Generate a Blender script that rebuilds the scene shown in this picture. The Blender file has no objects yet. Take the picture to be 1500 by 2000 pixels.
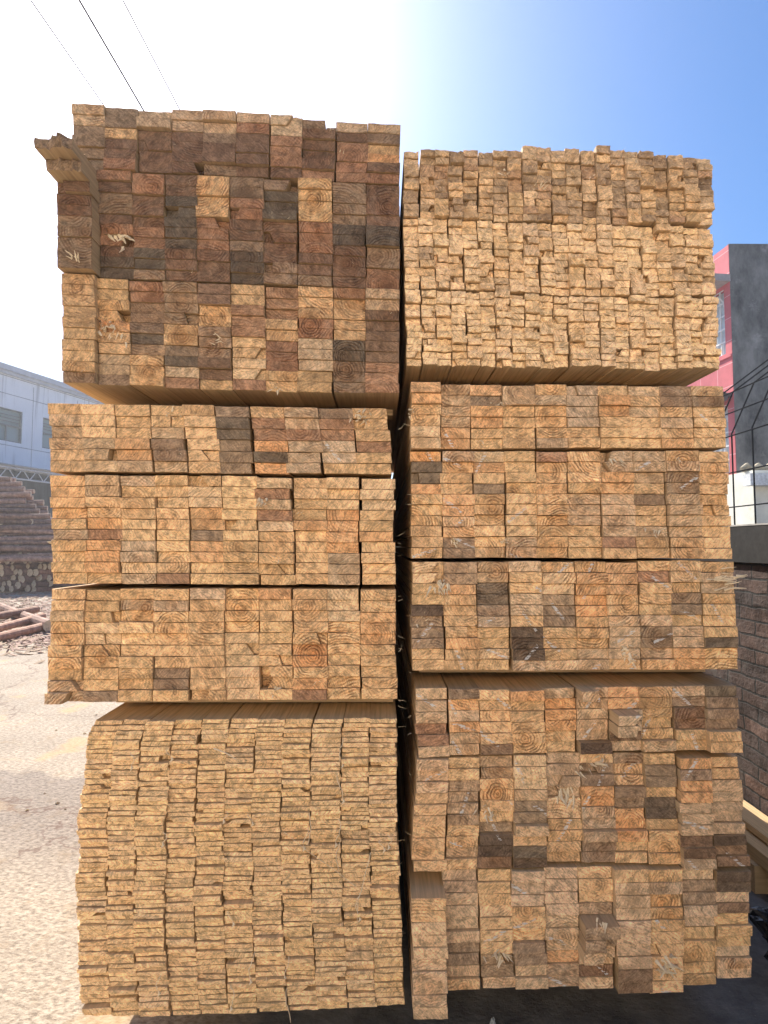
import bpy, math, random
from mathutils import Vector, Matrix, noise
R = math.radians
random.seed(7)
scene = bpy.context.scene
COL = scene.collection

# ---------------------------------------------------------------- camera
F = 1150.0                      # focal length in photo pixels (photo is 1500 x 2000)
CAMH = 1.46
PITCH, YAW = math.atan(67 / F), -math.atan(9 / F)
cam_d = bpy.data.cameras.new('camera'); cam = bpy.data.objects.new('camera', cam_d); COL.objects.link(cam)
cam_d.sensor_fit = 'VERTICAL'; cam_d.sensor_height = 24.0; cam_d.lens = F / 2000 * 24.0
cam_d.clip_start = .05; cam_d.clip_end = 3000
cam.location = (0, 0, CAMH); cam.rotation_euler = (math.pi / 2 + PITCH, 0, YAW)
scene.camera = cam
CM = cam.rotation_euler.to_matrix()
def at(px, py, Y):              # point of the photo on the vertical plane at distance Y
    v = CM @ Vector(((px - 750) / F, (1000 - py) / F, -1.0))
    t = Y / v.y
    return Vector((v.x * t, Y, CAMH + v.z * t))
def at_z(px, py, Z):            # point of the photo on the horizontal plane at height Z
    v = CM @ Vector(((px - 750) / F, (1000 - py) / F, -1.0))
    t = (Z - CAMH) / v.z
    return Vector((v.x * t, v.y * t, Z))

# ---------------------------------------------------------------- light
SUN_AZ, SUN_EL = -27.0, 43.0    # degrees, azimuth clockwise from +Y
w = bpy.data.worlds.new('World'); scene.world = w; w.use_nodes = True
nt = w.node_tree; nt.nodes.clear()
sky = nt.nodes.new('ShaderNodeTexSky'); sky.sky_type = 'NISHITA'; sky.sun_disc = False
sky.sun_elevation = R(SUN_EL); sky.sun_rotation = R(SUN_AZ)
sky.air_density = 1.0; sky.dust_density = 1.8; sky.ozone_density = 6.0; sky.altitude = 0
bg = nt.nodes.new('ShaderNodeBackground'); bg.inputs['Strength'].default_value = 0.10
wo = nt.nodes.new('ShaderNodeOutputWorld')
hs = nt.nodes.new('ShaderNodeHueSaturation'); hs.inputs['Saturation'].default_value = 1.25
nt.links.new(sky.outputs[0], hs.inputs['Color']); nt.links.new(hs.outputs[0], bg.inputs[0]); nt.links.new(bg.outputs[0], wo.inputs[0])
sd = bpy.data.lights.new('sun', 'SUN'); sun = bpy.data.objects.new('sun', sd); COL.objects.link(sun)
sd.energy = 5.0; sd.angle = R(.5); sd.color = (1.0, .93, .82)
sdir = Vector((math.sin(R(SUN_AZ)) * math.cos(R(SUN_EL)), math.cos(R(SUN_AZ)) * math.cos(R(SUN_EL)), math.sin(R(SUN_EL))))
sun.rotation_euler = sdir.to_track_quat('Z', 'Y').to_euler()
scene.view_settings.view_transform = 'Standard'; scene.view_settings.look = 'None'
scene.view_settings.exposure = 1.0; scene.view_settings.gamma = 1.0
scene.render.resolution_x = 768; scene.render.resolution_y = 1024

# ---------------------------------------------------------------- node helpers
def lin(c):
    return tuple(((v / 255) / 12.92 if v / 255 <= .04045 else ((v / 255 + .055) / 1.055) ** 2.4) for v in c)
class NT:
    def __init__(s, name):
        s.m = bpy.data.materials.new(name); s.m.use_nodes = True
        s.t = s.m.node_tree; s.t.nodes.clear()
        s.out = s.n('ShaderNodeOutputMaterial'); s.b = s.n('ShaderNodeBsdfPrincipled')
        s.l(s.b.outputs[0], s.out.inputs[0])
        s.b.inputs['Roughness'].default_value = .8
        s.b.inputs['Specular IOR Level'].default_value = .3
    def n(s, k, **kw):
        x = s.t.nodes.new(k)
        for a, v in kw.items(): setattr(x, a, v)
        return x
    def l(s, a, b): s.t.links.new(a, b)
    def put(s, i, v):
        if hasattr(v, 'is_linked') or hasattr(v, 'links'): s.l(v, i)
        else: i.default_value = v
    def math(s, op, a, b=None, c=None, clamp=False):
        x = s.n('ShaderNodeMath', operation=op); x.use_clamp = clamp
        s.put(x.inputs[0], a)
        if b is not None: s.put(x.inputs[1], b)
        if c is not None: s.put(x.inputs[2], c)
        return x.outputs[0]
    def vmath(s, op, a, b=None, sc=None):
        x = s.n('ShaderNodeVectorMath', operation=op); s.put(x.inputs[0], a)
        if b is not None: s.put(x.inputs[1], b)
        if sc is not None: s.put(x.inputs[3], sc)
        return x.outputs['Value'] if op in ('LENGTH', 'DOT_PRODUCT') else x.outputs[0]
    def noise(s, vec, scale, detail=3, rough=.55, out=0, dist=0):
        x = s.n('ShaderNodeTexNoise'); s.put(x.inputs['Vector'], vec)
        x.inputs['Scale'].default_value = scale; x.inputs['Detail'].default_value = detail
        x.inputs['Roughness'].default_value = rough; x.inputs['Distortion'].default_value = dist
        return x.outputs[out]
    def ramp(s, fac, stops, interp='LINEAR'):
        x = s.n('ShaderNodeValToRGB'); s.l(fac, x.inputs[0]); e = x.color_ramp.elements
        x.color_ramp.interpolation = interp
        while len(e) < len(stops): e.new(.5)
        for i, (p, c) in enumerate(stops):
            e[i].position = p; e[i].color = (c, c, c, 1) if not isinstance(c, tuple) else (*c, 1)
        return x.outputs[0]
    def mix(s, fac, a, b, mode='MIX'):
        x = s.n('ShaderNodeMix', data_type='RGBA', blend_type=mode)
        s.put(x.inputs[0], fac)
        for i, v in ((6, a), (7, b)):
            if isinstance(v, tuple): v = (*v, 1) if len(v) == 3 else v
            s.put(x.inputs[i], v)
        return x.outputs[2]
    def attr(s, name, out='Color'):
        x = s.n('ShaderNodeAttribute'); x.attribute_name = name
        return x.outputs[out]
    def bump(s, h, strength=.4, dist=.002):
        x = s.n('ShaderNodeBump'); x.inputs['Strength'].default_value = strength
        x.inputs['Distance'].default_value = dist; s.l(h, x.inputs['Height'])
        s.l(x.outputs[0], s.b.inputs['Normal'])
    def pos(s):
        return s.n('ShaderNodeNewGeometry').outputs['Position']
    def objc(s):
        return s.n('ShaderNodeTexCoord').outputs['Object']
    def mapv(s, v, sc=(1, 1, 1), rot=(0, 0, 0)):
        x = s.n('ShaderNodeMapping'); s.l(v, x.inputs[0]); x.inputs['Scale'].default_value = sc
        x.inputs['Rotation'].default_value = rot
        return x.outputs[0]

# ---- sawn wood, end grain.  rp = position measured from the pith (y carries a seed), par = (rings, mottling, streaks)
def wood_end(name):
    s = NT(name)
    rp = s.attr('rp', 'Vector'); tint = s.attr('tint'); par = s.attr('par', 'Vector')
    sp = s.n('ShaderNodeSeparateXYZ'); s.l(par, sp.inputs[0])
    flat = s.mapv(rp, (1, .12, 1))
    warp = s.vmath('SUBTRACT', s.noise(flat, 9, 3, .6, 1), (.5, .5, .5))
    wv = s.vmath('ADD', rp, s.vmath('SCALE', warp, sc=.035))
    w2 = s.vmath('MULTIPLY', wv, (1, 0, 1))
    r = s.vmath('LENGTH', w2)
    # rings: spacing wobbles with a slow noise
    ph = s.math('MULTIPLY', r, 2 * math.pi / .0085)
    ring = s.math('MULTIPLY_ADD', s.math('SINE', ph), .5, .5)
    ring = s.math('POWER', ring, 1.6)
    wide = s.math('MULTIPLY_ADD', s.math('SINE', s.math('MULTIPLY', r, 2 * math.pi / .031)), .5, .5)
    hw = s.ramp(s.math('MULTIPLY_ADD', s.noise(flat, 14, 2), .03, r), [(.042, 1.0), (.056, 0.0)])
    hw = s.math('MULTIPLY', hw, s.math('MULTIPLY', sp.outputs[0], .55, clamp=True))
    tint = s.mix(hw, tint, s.mix(1, tint, (.88, .75, .62), 'MULTIPLY'))
    tint = s.mix(s.math('SUBTRACT', .35, hw, clamp=True), tint, s.mix(1, tint, (1.16, 1.14, 1.08), 'MULTIPLY'))
    brk = s.ramp(s.noise(rp, 22, 3, .6), [(.38, 0.0), (.62, 1.0)])
    ringm = s.math('MULTIPLY', s.math('MULTIPLY', ring, brk), sp.outputs[0])
    c = s.mix(s.math('MULTIPLY', ringm, .85, clamp=True), tint, s.mix(1, tint, (.42, .31, .25), 'MULTIPLY'))
    c = s.mix(s.math('MULTIPLY', s.math('MULTIPLY', wide, sp.outputs[0]), .28), c, s.mix(1, tint, (1.1, .86, .66), 'MULTIPLY'))
    # torn fibres: short diagonal hatching, direction differs from board to board
    dv = s.mapv(s.vmath('ADD', s.attr('sk', 'Vector'), s.vmath('MULTIPLY', rp, (0, 1, 0))), (260, 3, 42))
    hatch = s.noise(dv, 1, 4, .7)
    fine = s.noise(rp, 210, 4, .75)
    c = s.mix(.68, c, s.ramp(hatch, [(.32, .50), (.5, 1.08), (.68, 1.55)]), 'MULTIPLY')
    c = s.mix(.4, c, s.ramp(fine, [(.34, .52), (.5, 1.06), (.66, 1.6)]), 'MULTIPLY')
    blot = s.noise(s.vmath('ADD', rp, s.vmath('SCALE', warp, sc=.02)), 52, 5, .62)
    c = s.mix(.85, c, s.ramp(blot, [(.34, .55), (.5, 1.03), (.66, 1.42)]), 'MULTIPLY')
    # grey and blue stain
    st = s.ramp(s.noise(rp, 13, 4, .65), [(.50, 0.0), (.64, 1.0)])
    c = s.mix(s.math('MULTIPLY', st, sp.outputs[1]), c, s.mix(1, tint, (.50, .46, .43), 'MULTIPLY'))
    # small pale chips and dark pits
    chip = s.ramp(s.noise(rp, 120, 2, .6), [(.62, 0.0), (.69, 1.0)])
    c = s.mix(s.math('MULTIPLY', chip, .5), c, s.mix(1, tint, (1.5, 1.45, 1.35), 'MULTIPLY'))
    pit = s.ramp(s.noise(rp, 75, 3, .6), [(.26, 1.0), (.33, 0.0)])
    c = s.mix(s.math('MULTIPLY', pit, .7), c, s.mix(1, tint, (.25, .2, .17), 'MULTIPLY'))
    # chalky saw streaks
    rp2 = s.mapv(s.attr('sk', 'Vector'), (1, 0, 1))
    ss = s.n('ShaderNodeSeparateXYZ'); s.l(rp2, ss.inputs[0])
    band = s.math('LESS_THAN', s.math('ABSOLUTE', ss.outputs[0]), s.math('MULTIPLY', s.noise(rp, 60, 2), .008))
    dash = s.ramp(s.noise(s.mapv(rp, (60, 1, 260), (0, R(30), 0)), 1, 2), [(.48, 0.0), (.56, 1.0)])
    ln_ = s.math('LESS_THAN', s.math('ABSOLUTE', ss.outputs[2]), .036)
    white = s.math('MULTIPLY', s.math('MULTIPLY', s.math('MULTIPLY', band, ln_), dash), sp.outputs[2])
    c = s.mix(s.math('MULTIPLY', white, .85), c, (.80, .77, .73))
    s.l(c, s.b.inputs['Base Color'])
    h = s.math('ADD', s.math('MULTIPLY', hatch, 1.0), s.math('MULTIPLY', blot, 1.2))
    h = s.math('ADD', h, s.math('MULTIPLY', ringm, .35))
    s.bump(h, .95, .005)
    s.b.inputs['Roughness'].default_value = .82
    return s.m
def wood_side(name):
    s = NT(name)
    rp = s.attr('rp', 'Vector'); tint = s.attr('tint')
    base = s.mix(.62, tint, (.60, .42, .22))
    g = s.noise(s.mapv(rp, (130, 4, 130)), 1, 4, .6)
    c = s.mix(.8, base, s.ramp(g, [(.3, .68), (.55, 1.0), (.75, 1.18)]), 'MULTIPLY')
    k = s.ramp(s.noise(s.mapv(rp, (9, 3, 9)), 1, 3), [(.58, 0.0), (.72, 1.0)])
    c = s.mix(s.math('MULTIPLY', k, .35), c, s.mix(1, base, (.55, .45, .38), 'MULTIPLY'))
    s.l(c, s.b.inputs['Base Color']); s.bump(g, .3, .002)
    return s.m
M_END, M_SIDE = wood_end('sawn_end_grain'), wood_side('sawn_long_grain')

def simple(name, col, scale=20, var=.25, rough=.8, stretch=(1, 1, 1), bump=.2, bd=.005, spots=None, metal=0, obj=True):
    s = NT(name); v = s.mapv(s.objc() if obj else s.pos(), stretch)
    n1 = s.noise(v, scale, 5, .62); n2 = s.noise(v, scale * .17, 3, .5)
    c = s.mix(1, (*col, 1), s.ramp(n1, [(.28, 1 - var), (.5, 1.0), (.75, 1 + var)]), 'MULTIPLY')
    c = s.mix(1, c, s.ramp(n2, [(.3, 1 - var * .8), (.7, 1 + var * .5)]), 'MULTIPLY')
    if spots:
        k = s.ramp(s.noise(v, scale * .6, 5, .7), [(spots[0], 0.0), (spots[0] + .06, 1.0)])
        c = s.mix(s.math('MULTIPLY', k, spots[2]), c, spots[1])
    s.l(c, s.b.inputs['Base Color']); s.b.inputs['Roughness'].default_value = rough
    s.b.inputs['Metallic'].default_value = metal
    if bump: s.bump(n1, bump, bd)
    return s.m

# ---------------------------------------------------------------- mesh builder
class MB:
    def __init__(s): s.v = []; s.f = []; s.mi = []; s.rp = []; s.tint = []; s.par = []; s.sk = []; s.wood = False
    def add(s, vs, fs, mi=0):
        o = len(s.v); s.v += [tuple(v) for v in vs]
        for k, f in enumerate(fs):
            s.f.append(tuple(i + o for i in f)); s.mi.append(mi[k] if isinstance(mi, list) else mi)
    def box(s, a, b, mi=0):
        x0, y0, z0 = a; x1, y1, z1 = b
        s.add([(x0, y0, z0), (x1, y0, z0), (x1, y1, z0), (x0, y1, z0), (x0, y0, z1), (x1, y0, z1), (x1, y1, z1), (x0, y1, z1)],
              [(0, 3, 2, 1), (4, 5, 6, 7), (0, 1, 5, 4), (1, 2, 6, 5), (2, 3, 7, 6), (3, 0, 4, 7)], mi)
    def quadbox(s, P, n, t, mi=0):      # quad P extruded by t along n
        n = Vector(n).normalized() * t; P = [Vector(p) for p in P]; Q = [p + n for p in P]
        s.add(P + Q, [(0, 1, 2, 3), (7, 6, 5, 4), (0, 4, 5, 1), (1, 5, 6, 2), (2, 6, 7, 3), (3, 7, 4, 0)], mi)
    def tube(s, pts, rad, n=8, mi=0, cap=None):
        pts = [Vector(p) for p in pts]
        rad = rad if isinstance(rad, (list, tuple)) else [rad] * len(pts)
        rings = []; o = []
        ref = Vector((.13, .27, 1)).normalized()
        for i, p in enumerate(pts):
            d = (pts[min(i + 1, len(pts) - 1)] - pts[max(i - 1, 0)]).normalized()
            if abs(d.dot(ref)) > .95: ref = Vector((1, .1, .2)).normalized()
            a = d.cross(ref).normalized(); b = d.cross(a)
            o += [p + (a * math.cos(2 * math.pi * k / n) + b * math.sin(2 * math.pi * k / n)) * rad[i] for k in range(n)]
        fs = []; m = []
        for i in range(len(pts) - 1):
            for k in range(n):
                fs.append((i * n + k, i * n + (k + 1) % n, (i + 1) * n + (k + 1) % n, (i + 1) * n + k)); m.append(mi)
        fs.append(tuple(range(n - 1, -1, -1))); m.append(mi if cap is None else cap)
        fs.append(tuple((len(pts) - 1) * n + k for k in range(n))); m.append(mi if cap is None else cap)
        s.add(o, fs, m)
    def build(s, name, mats, parent=None, loc=None, smooth=False):
        me = bpy.data.meshes.new(name)
        L = Vector(loc) if loc is not None else Vector((0, 0, 0))
        me.from_pydata([Vector(v) - L for v in s.v], [], s.f)
        for m in mats: me.materials.append(m)
        me.polygons.foreach_set('material_index', s.mi)
        if smooth: me.polygons.foreach_set('use_smooth', [True] * len(s.f))
        if s.wood:
            for nm, dat in (('rp', s.rp), ('par', s.par), ('sk', s.sk)):
                a = me.attributes.new(nm, 'FLOAT_VECTOR', 'POINT'); a.data.foreach_set('vector', [c for v in dat for c in v])
            a = me.attributes.new('tint', 'FLOAT_COLOR', 'POINT'); a.data.foreach_set('color', [c for v in s.tint for c in (*v, 1)])
        me.update()
        o = bpy.data.objects.new(name, me); COL.objects.link(o)
        if parent is not None:
            wl = Vector(parent.location); q_ = parent.parent
            while q_: wl += Vector(q_.location); q_ = q_.parent
            o.parent = parent; o.location = L - wl
        elif loc is not None: o.location = L
        return o
def tag(o, label=None, cat=None, group=None, kind=None):
    if label: o['label'] = label
    if cat: o['category'] = cat
    if group: o['group'] = group
    if kind: o['kind'] = kind
    return o
def empty(name, loc, label, cat, group=None):
    o = bpy.data.objects.new(name, None); COL.objects.link(o); o.location = loc; o.empty_display_size = .1
    return tag(o, label, cat, group)

# ================================================================ SETTING
GROUND = NT('yard_ground_material')
s = GROUND; p = s.pos()
sx = s.n('ShaderNodeSeparateXYZ'); s.l(p, sx.inputs[0])
n1 = s.noise(s.mapv(p, (1, 1.6, 1), (0, 0, .4)), 38, 6, .75); n2 = s.noise(p, 1.3, 4, .6); n3 = s.noise(p, 7, 5, .7)
sand = s.mix(s.ramp(n1, [(.36, 0.0), (.60, 1.0)]), (.20, .158, .117, 1), (.51, .425, .33, 1))
sand = s.mix(1, sand, s.ramp(n2, [(.3, .82), (.7, 1.12)]), 'MULTIPLY')
dirt = s.mix(s.ramp(n3, [(.55, 0.0), (.68, .6)]), sand, (.34, .25, .16, 1))
# cast-shadow band painted into the ground colour at left, with a wavering outline
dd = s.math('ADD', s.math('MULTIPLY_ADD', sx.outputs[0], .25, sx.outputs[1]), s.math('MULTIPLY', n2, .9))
shade_band = s.math('MULTIPLY', s.ramp(s.math('MULTIPLY', dd, .1), [(.272, 0.0), (.315, 1.0)]),
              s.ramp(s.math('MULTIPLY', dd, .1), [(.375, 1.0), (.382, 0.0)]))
c = s.mix(s.math('MULTIPLY', shade_band, .6), dirt, s.mix(1, dirt, (.55, .55, .62), 'MULTIPLY'))
# orange clay smear and crack
vor = s.n('ShaderNodeTexVoronoi', feature='DISTANCE_TO_EDGE'); s.l(s.vmath('ADD', p, s.vmath('SCALE', s.noise(p, 4, 4, .6, 1), sc=.5)), vor.inputs['Vector']); vor.inputs['Scale'].default_value = .45
c = s.mix(s.math('MULTIPLY', s.ramp(vor.outputs[0], [(.0, 1.0), (.007, 0.0)]), .65), c, (.13, .07, .05, 1))
c = s.mix(s.math('MULTIPLY', s.ramp(s.noise(p, 1.9, 3), [(.60, 0.0), (.68, 1.0)]), .55), c, (.55, .36, .18, 1))
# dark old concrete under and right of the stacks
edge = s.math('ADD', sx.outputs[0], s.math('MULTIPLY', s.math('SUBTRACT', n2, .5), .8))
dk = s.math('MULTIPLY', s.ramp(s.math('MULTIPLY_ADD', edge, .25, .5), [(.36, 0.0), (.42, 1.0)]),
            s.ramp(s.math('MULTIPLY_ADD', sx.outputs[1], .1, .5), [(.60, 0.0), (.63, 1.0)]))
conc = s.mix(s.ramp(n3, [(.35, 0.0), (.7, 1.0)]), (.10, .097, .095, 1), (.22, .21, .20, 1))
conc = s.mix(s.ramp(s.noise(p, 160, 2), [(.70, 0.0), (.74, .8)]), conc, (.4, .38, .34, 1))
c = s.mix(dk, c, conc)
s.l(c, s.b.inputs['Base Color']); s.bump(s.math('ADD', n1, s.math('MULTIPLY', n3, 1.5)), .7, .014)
s.b.inputs['Roughness'].default_value = .9
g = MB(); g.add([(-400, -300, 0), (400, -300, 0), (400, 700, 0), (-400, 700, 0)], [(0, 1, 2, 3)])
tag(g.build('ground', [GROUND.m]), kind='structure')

# ---- brick boundary wall at the right
def wall_mat():
    s = NT('old_brick'); p = s.pos()
    sx = s.n('ShaderNodeSeparateXYZ'); s.l(p, sx.inputs[0])
    cv = s.n('ShaderNodeCombineXYZ'); s.l(sx.outputs[1], cv.inputs[0]); s.l(sx.outputs[2], cv.inputs[1])
    wv = s.vmath('ADD', cv.outputs[0], s.vmath('SCALE', s.vmath('SUBTRACT', s.noise(p, 7, 3, .6, 1), (.5, .5, .5)), sc=.03))
    b = s.n('ShaderNodeTexBrick'); s.l(wv, b.inputs['Vector'])
    b.inputs['Scale'].default_value = 1; b.inputs['Brick Width'].default_value = .24; b.inputs['Row Height'].default_value = .072
    b.inputs['Mortar Size'].default_value = .006; b.inputs['Mortar Smooth'].default_value = .3
    b.inputs['Color1'].default_value = (.10, .062, .050, 1); b.inputs['Color2'].default_value = (.045, .033, .030, 1)
    b.inputs['Mortar'].default_value = (.022, .02, .019, 1)
    c = s.mix(1, b.outputs[0], s.ramp(s.noise(p, 18, 5, .7), [(.3, .55), (.7, 1.5)]), 'MULTIPLY')
    c = s.mix(s.math('MULTIPLY', s.ramp(s.noise(p, 5, 5, .7), [(.56, 0.0), (.66, 1.0)]), .6), c, (.10, .09, .082, 1))
    s.l(c, s.b.inputs['Base Color'])
    h = s.math('ADD', s.math('MULTIPLY', b.outputs[1], -1.0), s.math('MULTIPLY', s.noise(p, 40, 4, .7), .5))
    s.bump(h, 1.0, .014); return s.m
XW, ZW = 1.90, 1.575
M_REND = simple('sooty_render', (.03, .028, .027), 30, .35, spots=(.66, (.4, .38, .35, 1), .6), bd=.004, obj=False)
bw = empty('brick_wall', (XW, 5, 0), 'weathered dark brick boundary wall running behind the right hand stack', 'wall')
m = MB()
# bricks as real relief: one body with a slightly uneven face
ny, nz = 260, 20
vs = []; Y0, Y1 = -3.0, 16.0
for j in range(nz + 1):
    for i in range(ny + 1):
        y = Y0 + (Y1 - Y0) * i / ny; z = (ZW - .20) * j / nz
        vs.append((XW + .012 * noise.noise(Vector((y * 6, z * 9, 0))), y, z))
fs = [(j * (ny + 1) + i, (j + 1) * (ny + 1) + i, (j + 1) * (ny + 1) + i + 1, j * (ny + 1) + i + 1) for j in range(nz) for i in range(ny)]
m.add(vs, fs); m.box((XW + .02, Y0, 0), (XW + .24, Y1, ZW - .2))
m.build('brickwork', [wall_mat()], bw)
m = MB(); m.box((XW - .02, Y0, ZW - .198), (XW + .25, Y1, ZW - .012)); m.build('render_band', [M_REND], bw)
m = MB(); m.box((XW - .022, Y0, ZW - .010), (XW + .255, Y1, ZW - .002)); m.build('capping', [simple('cap_cement', (.5, .49, .47), 20, .25, obj=False)], bw)

# ---- warehouse at the left, far back
M_CONC = NT('warehouse_concrete'); s = M_CONC; p = s.pos()
c = s.mix(s.noise(s.mapv(p, (1, 1, .35)), 1.6, 5, .65), (.66, .68, .70, 1), (.84, .86, .88, 1))
c = s.mix(s.math('MULTIPLY', s.ramp(s.noise(s.mapv(p, (3.5, 3.5, .22)), 1, 4, .6), [(.55, 0.0), (.7, 1.0)]), .5), c, (.22, .22, .23, 1))
s.l(c, s.b.inputs['Base Color']); M_CONC = s.m
M_STEEL = simple('grey_steel', (.30, .31, .33), 5, .2, .5, bump=0)
M_DARK = simple('dark_interior', (.03, .032, .036), 4, .3)
M_GLASS = NT('window_glass'); M_GLASS.b.inputs['Base Color'].default_value = (.22, .30, .31, 1); M_GLASS.b.inputs['Roughness'].default_value = .3; M_GLASS = M_GLASS.m
M_WFRAME = simple('old_window_frame', (.16, .17, .17), 10, .3)
DW = 36.0
wh = empty('warehouse', at(0, 1067, DW) * 1.0, 'pale concrete warehouse with steel windows beyond the log pile at far left', 'building')
wh.location.z = 0
wd = Vector((math.sin(R(17.3)), math.cos(R(17.3)), 0)); wn = Vector((wd.y, -wd.x, 0))    # wn faces the yard
W0 = Vector((at(0, 1067, DW).x, DW, 0))
def zh(py): return CAMH + (1067 - py) / F * DW
ZR, ZWT, ZWB, ZC = zh(722), zh(795), zh(860), zh(907)
def wp(s_, z, o=0): return W0 + wd * s_ + wn * o + Vector((0, 0, z))
def wbox(mb, s0, s1, z0, z1, o0, o1, mi=0):
    mb.quadbox([wp(s0, z0, o0), wp(s1, z0, o0), wp(s1, z1, o0), wp(s0, z1, o0)], wn, o1 - o0, mi)
wins = [(1.25 - 2.1 + k * 3.62, 1.25 + k * 3.62) for k in range(-3, 9)]
m = MB(); S0, S1 = -16, 34
wbox(m, S0, S1, 0.0, ZWB, -.3, 0); wbox(m, S0, S1, ZWT, ZR, -.3, 0)
pe = S0
for a, b in wins: wbox(m, pe, a, ZWB, ZWT, -.3, 0); pe = b
wbox(m, pe, S1, ZWB, ZWT, -.3, 0)
m.build('wall', [M_CONC], wh)
m = MB(); 
for z in (ZWT + .9, ZWT + 2.0, ZWB - .25): wbox(m, S0, S1, z - .02, z + .02, .003, .02)
for k in range(-3, 9): wbox(m, 1.25 + k * 3.62 + .7, 1.25 + k * 3.62 + .73, ZC, ZR - .5, .004, .018)
m.build('panel_joints', [M_STEEL], wh)
m = MB(); wbox(m, S0 - .3, S1 + .3, ZR, ZR + .34, -18, .35); wbox(m, S0 - .3, S1 + .3, ZR - .2, ZR - .004, .01, .22); m.build('roof', [simple('roof_edge', (.42, .44, .48), 3, .15)], wh)
m = MB(); wbox(m, S0, S1, 0, ZR - .01, -18, -17.7); wbox(m, S0, S0 + .3, 0, ZR - .01, -17.7, -.31); wbox(m, S1 - .3, S1, 0, ZR - .01, -17.7, -.31); m.build('rear_wall', [M_CONC], wh)
for a, b in wins:
    m = MB()
    wbox(m, a, b, ZWB, ZWB + .07, -.2, -.06); wbox(m, a, b, ZWT - .07, ZWT, -.2, -.06); wbox(m, a, a + .07, ZWB + .071, ZWT - .071, -.2, -.06); wbox(m, b - .07, b, ZWB + .071, ZWT - .071, -.2, -.06)
    mid = (ZWB + ZWT) / 2; wbox(m, a + .071, b - .071, mid - .04, mid + .04, -.19, -.07)
    wbox(m, (a + b) / 2 - .03, (a + b) / 2 + .03, ZWB + .071, mid - .041, -.19, -.08)
    for q in range(1, 4): wbox(m, a + .071, b - .071, mid + .04 + q * .2, mid + .07 + q * .2, -.18, -.09)
    f = m.build('window', [M_WFRAME], wh)
    m = MB(); wbox(m, a, b, ZWB, ZWT, -.27, -.25); m.build('pane', [M_GLASS], f)
ca = empty('yard_canopy', W0, 'lean-to steel canopy with lattice truss under the warehouse wall', 'canopy')
m = MB()
m.quadbox([wp(S0, ZC, .02), wp(S1, ZC, .02), wp(S1, ZC - .75, 5.0), wp(S0, ZC - .75, 5.0)], (0, 0, 1), .06); m.build('canopy_roof', [M_STEEL], ca)
m = MB()
zt = ZC - .86
m.tube([wp(S0, zt, 4.9), wp(S1, zt, 4.9)], .05, 6); m.tube([wp(S0, zt - .55, 4.9), wp(S1, zt - .55, 4.9)], .05, 6)
k = S0
while k < S1 - .9:
    m.tube([wp(k, zt - .55, 4.9), wp(k + .45, zt, 4.9)], .028, 5); m.tube([wp(k + .45, zt, 4.9), wp(k + .9, zt - .55, 4.9)], .028, 5); k += .9
m.build('truss', [simple('pale_steel', (.5, .52, .54), 5, .15, .5, bump=0)], ca)
for k in (-12, -4, 4, 12, 20, 28):
    m = MB(); m.tube([wp(k, 0, 4.9), wp(k, zt - .56, 4.9)], .09, 8); m.build('post', [M_STEEL], ca)
m = MB(); wbox(m, S0, S1, 0.01, ZC - .3, .03, .06); m.build('opening_shade', [simple('opening_dark', (.07, .08, .095), 6, .4, .6, (1, 1, .2))], ca)  # dark sheet painted as the shade of the open bay under the canopy

# ---- pale unseen shed added behind the camera to bounce sunlight onto the stacks
ds = empty('bounce_shed', (0, -9.5, 0), 'long pale shed added behind the camera to bounce sunlight onto the stacks', 'shed')
M_BOUNCE = simple('bounce_white', (.78, .72, .62), 3, .12, obj=False)
m = MB(); m.box((-26, -10, 0), (5.0, -9.6, 8.0)); m.box((9.0, -10, 0), (26, -9.6, 8.0)); m.box((5.001, -10, 4.4), (8.999, -9.602, 8.0))
m.box((-26, -24, 0), (-25.7, -10.001, 8)); m.box((25.7, -24, 0), (26, -10.001, 8)); m.box((-25.699, -24, 0), (25.699, -23.7, 8)); m.build('wall', [M_BOUNCE], ds)
m = MB(); m.box((-26.4, -24.4, 8.003), (26.4, -9.3, 8.25)); m.build('roof', [M_STEEL], ds)
m = MB(); m.box((5.0, -9.9, .01), (9.0, -9.8, 4.39)); m.build('bounce_shed_door', [simple('bounce_shed_door_sheet', (.25, .32, .36), 3, .2)], ds)

# ---- pink building at the right
DP = 18.0
pc = at(1443, 1067, DP); pz = CAMH + 608 / F * DP
pk = empty('pink_building', (pc.x, DP, 0), 'tall building with pink painted side and black stained concrete front', 'building')
pd = Vector((-.1, 1, 0)).normalized(); pn = Vector((-pd.y, pd.x, 0))  # pn points left, to the yard
if pn.x > 0: pn = -pn
PC = Vector((pc.x, DP, 0))
def pp(t, z, o=0): return PC + pd * t + pn * o + Vector((0, 0, z))
def pbox(mb, t0, t1, z0, z1, o0, o1, mi=0):
    mb.quadbox([pp(t0, z0, o0), pp(t1, z0, o0), pp(t1, z1, o0), pp(t0, z1, o0)], pn, o1 - o0, mi)
def pzh(py, px=1425): 
    return CAMH + (1067 - py) / F * (DP + .6)
s = NT('pink_paint'); p = s.pos()
sx = s.n('ShaderNodeSeparateXYZ'); s.l(p, sx.inputs[0]); cv = s.n('ShaderNodeCombineXYZ'); s.l(sx.outputs[1], cv.inputs[0]); s.l(sx.outputs[2], cv.inputs[1])
b = s.n('ShaderNodeTexBrick'); s.l(cv.outputs[0], b.inputs['Vector']); b.offset = 0
b.inputs['Scale'].default_value = 1; b.inputs['Brick Width'].default_value = .85; b.inputs['Row Height'].default_value = .72; b.inputs['Mortar Size'].default_value = .012
b.inputs['Color1'].default_value = (.62, .16, .18, 1); b.inputs['Color2'].default_value = (.56, .135, .15, 1); b.inputs['Mortar'].default_value = (.70, .38, .38, 1)
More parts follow.
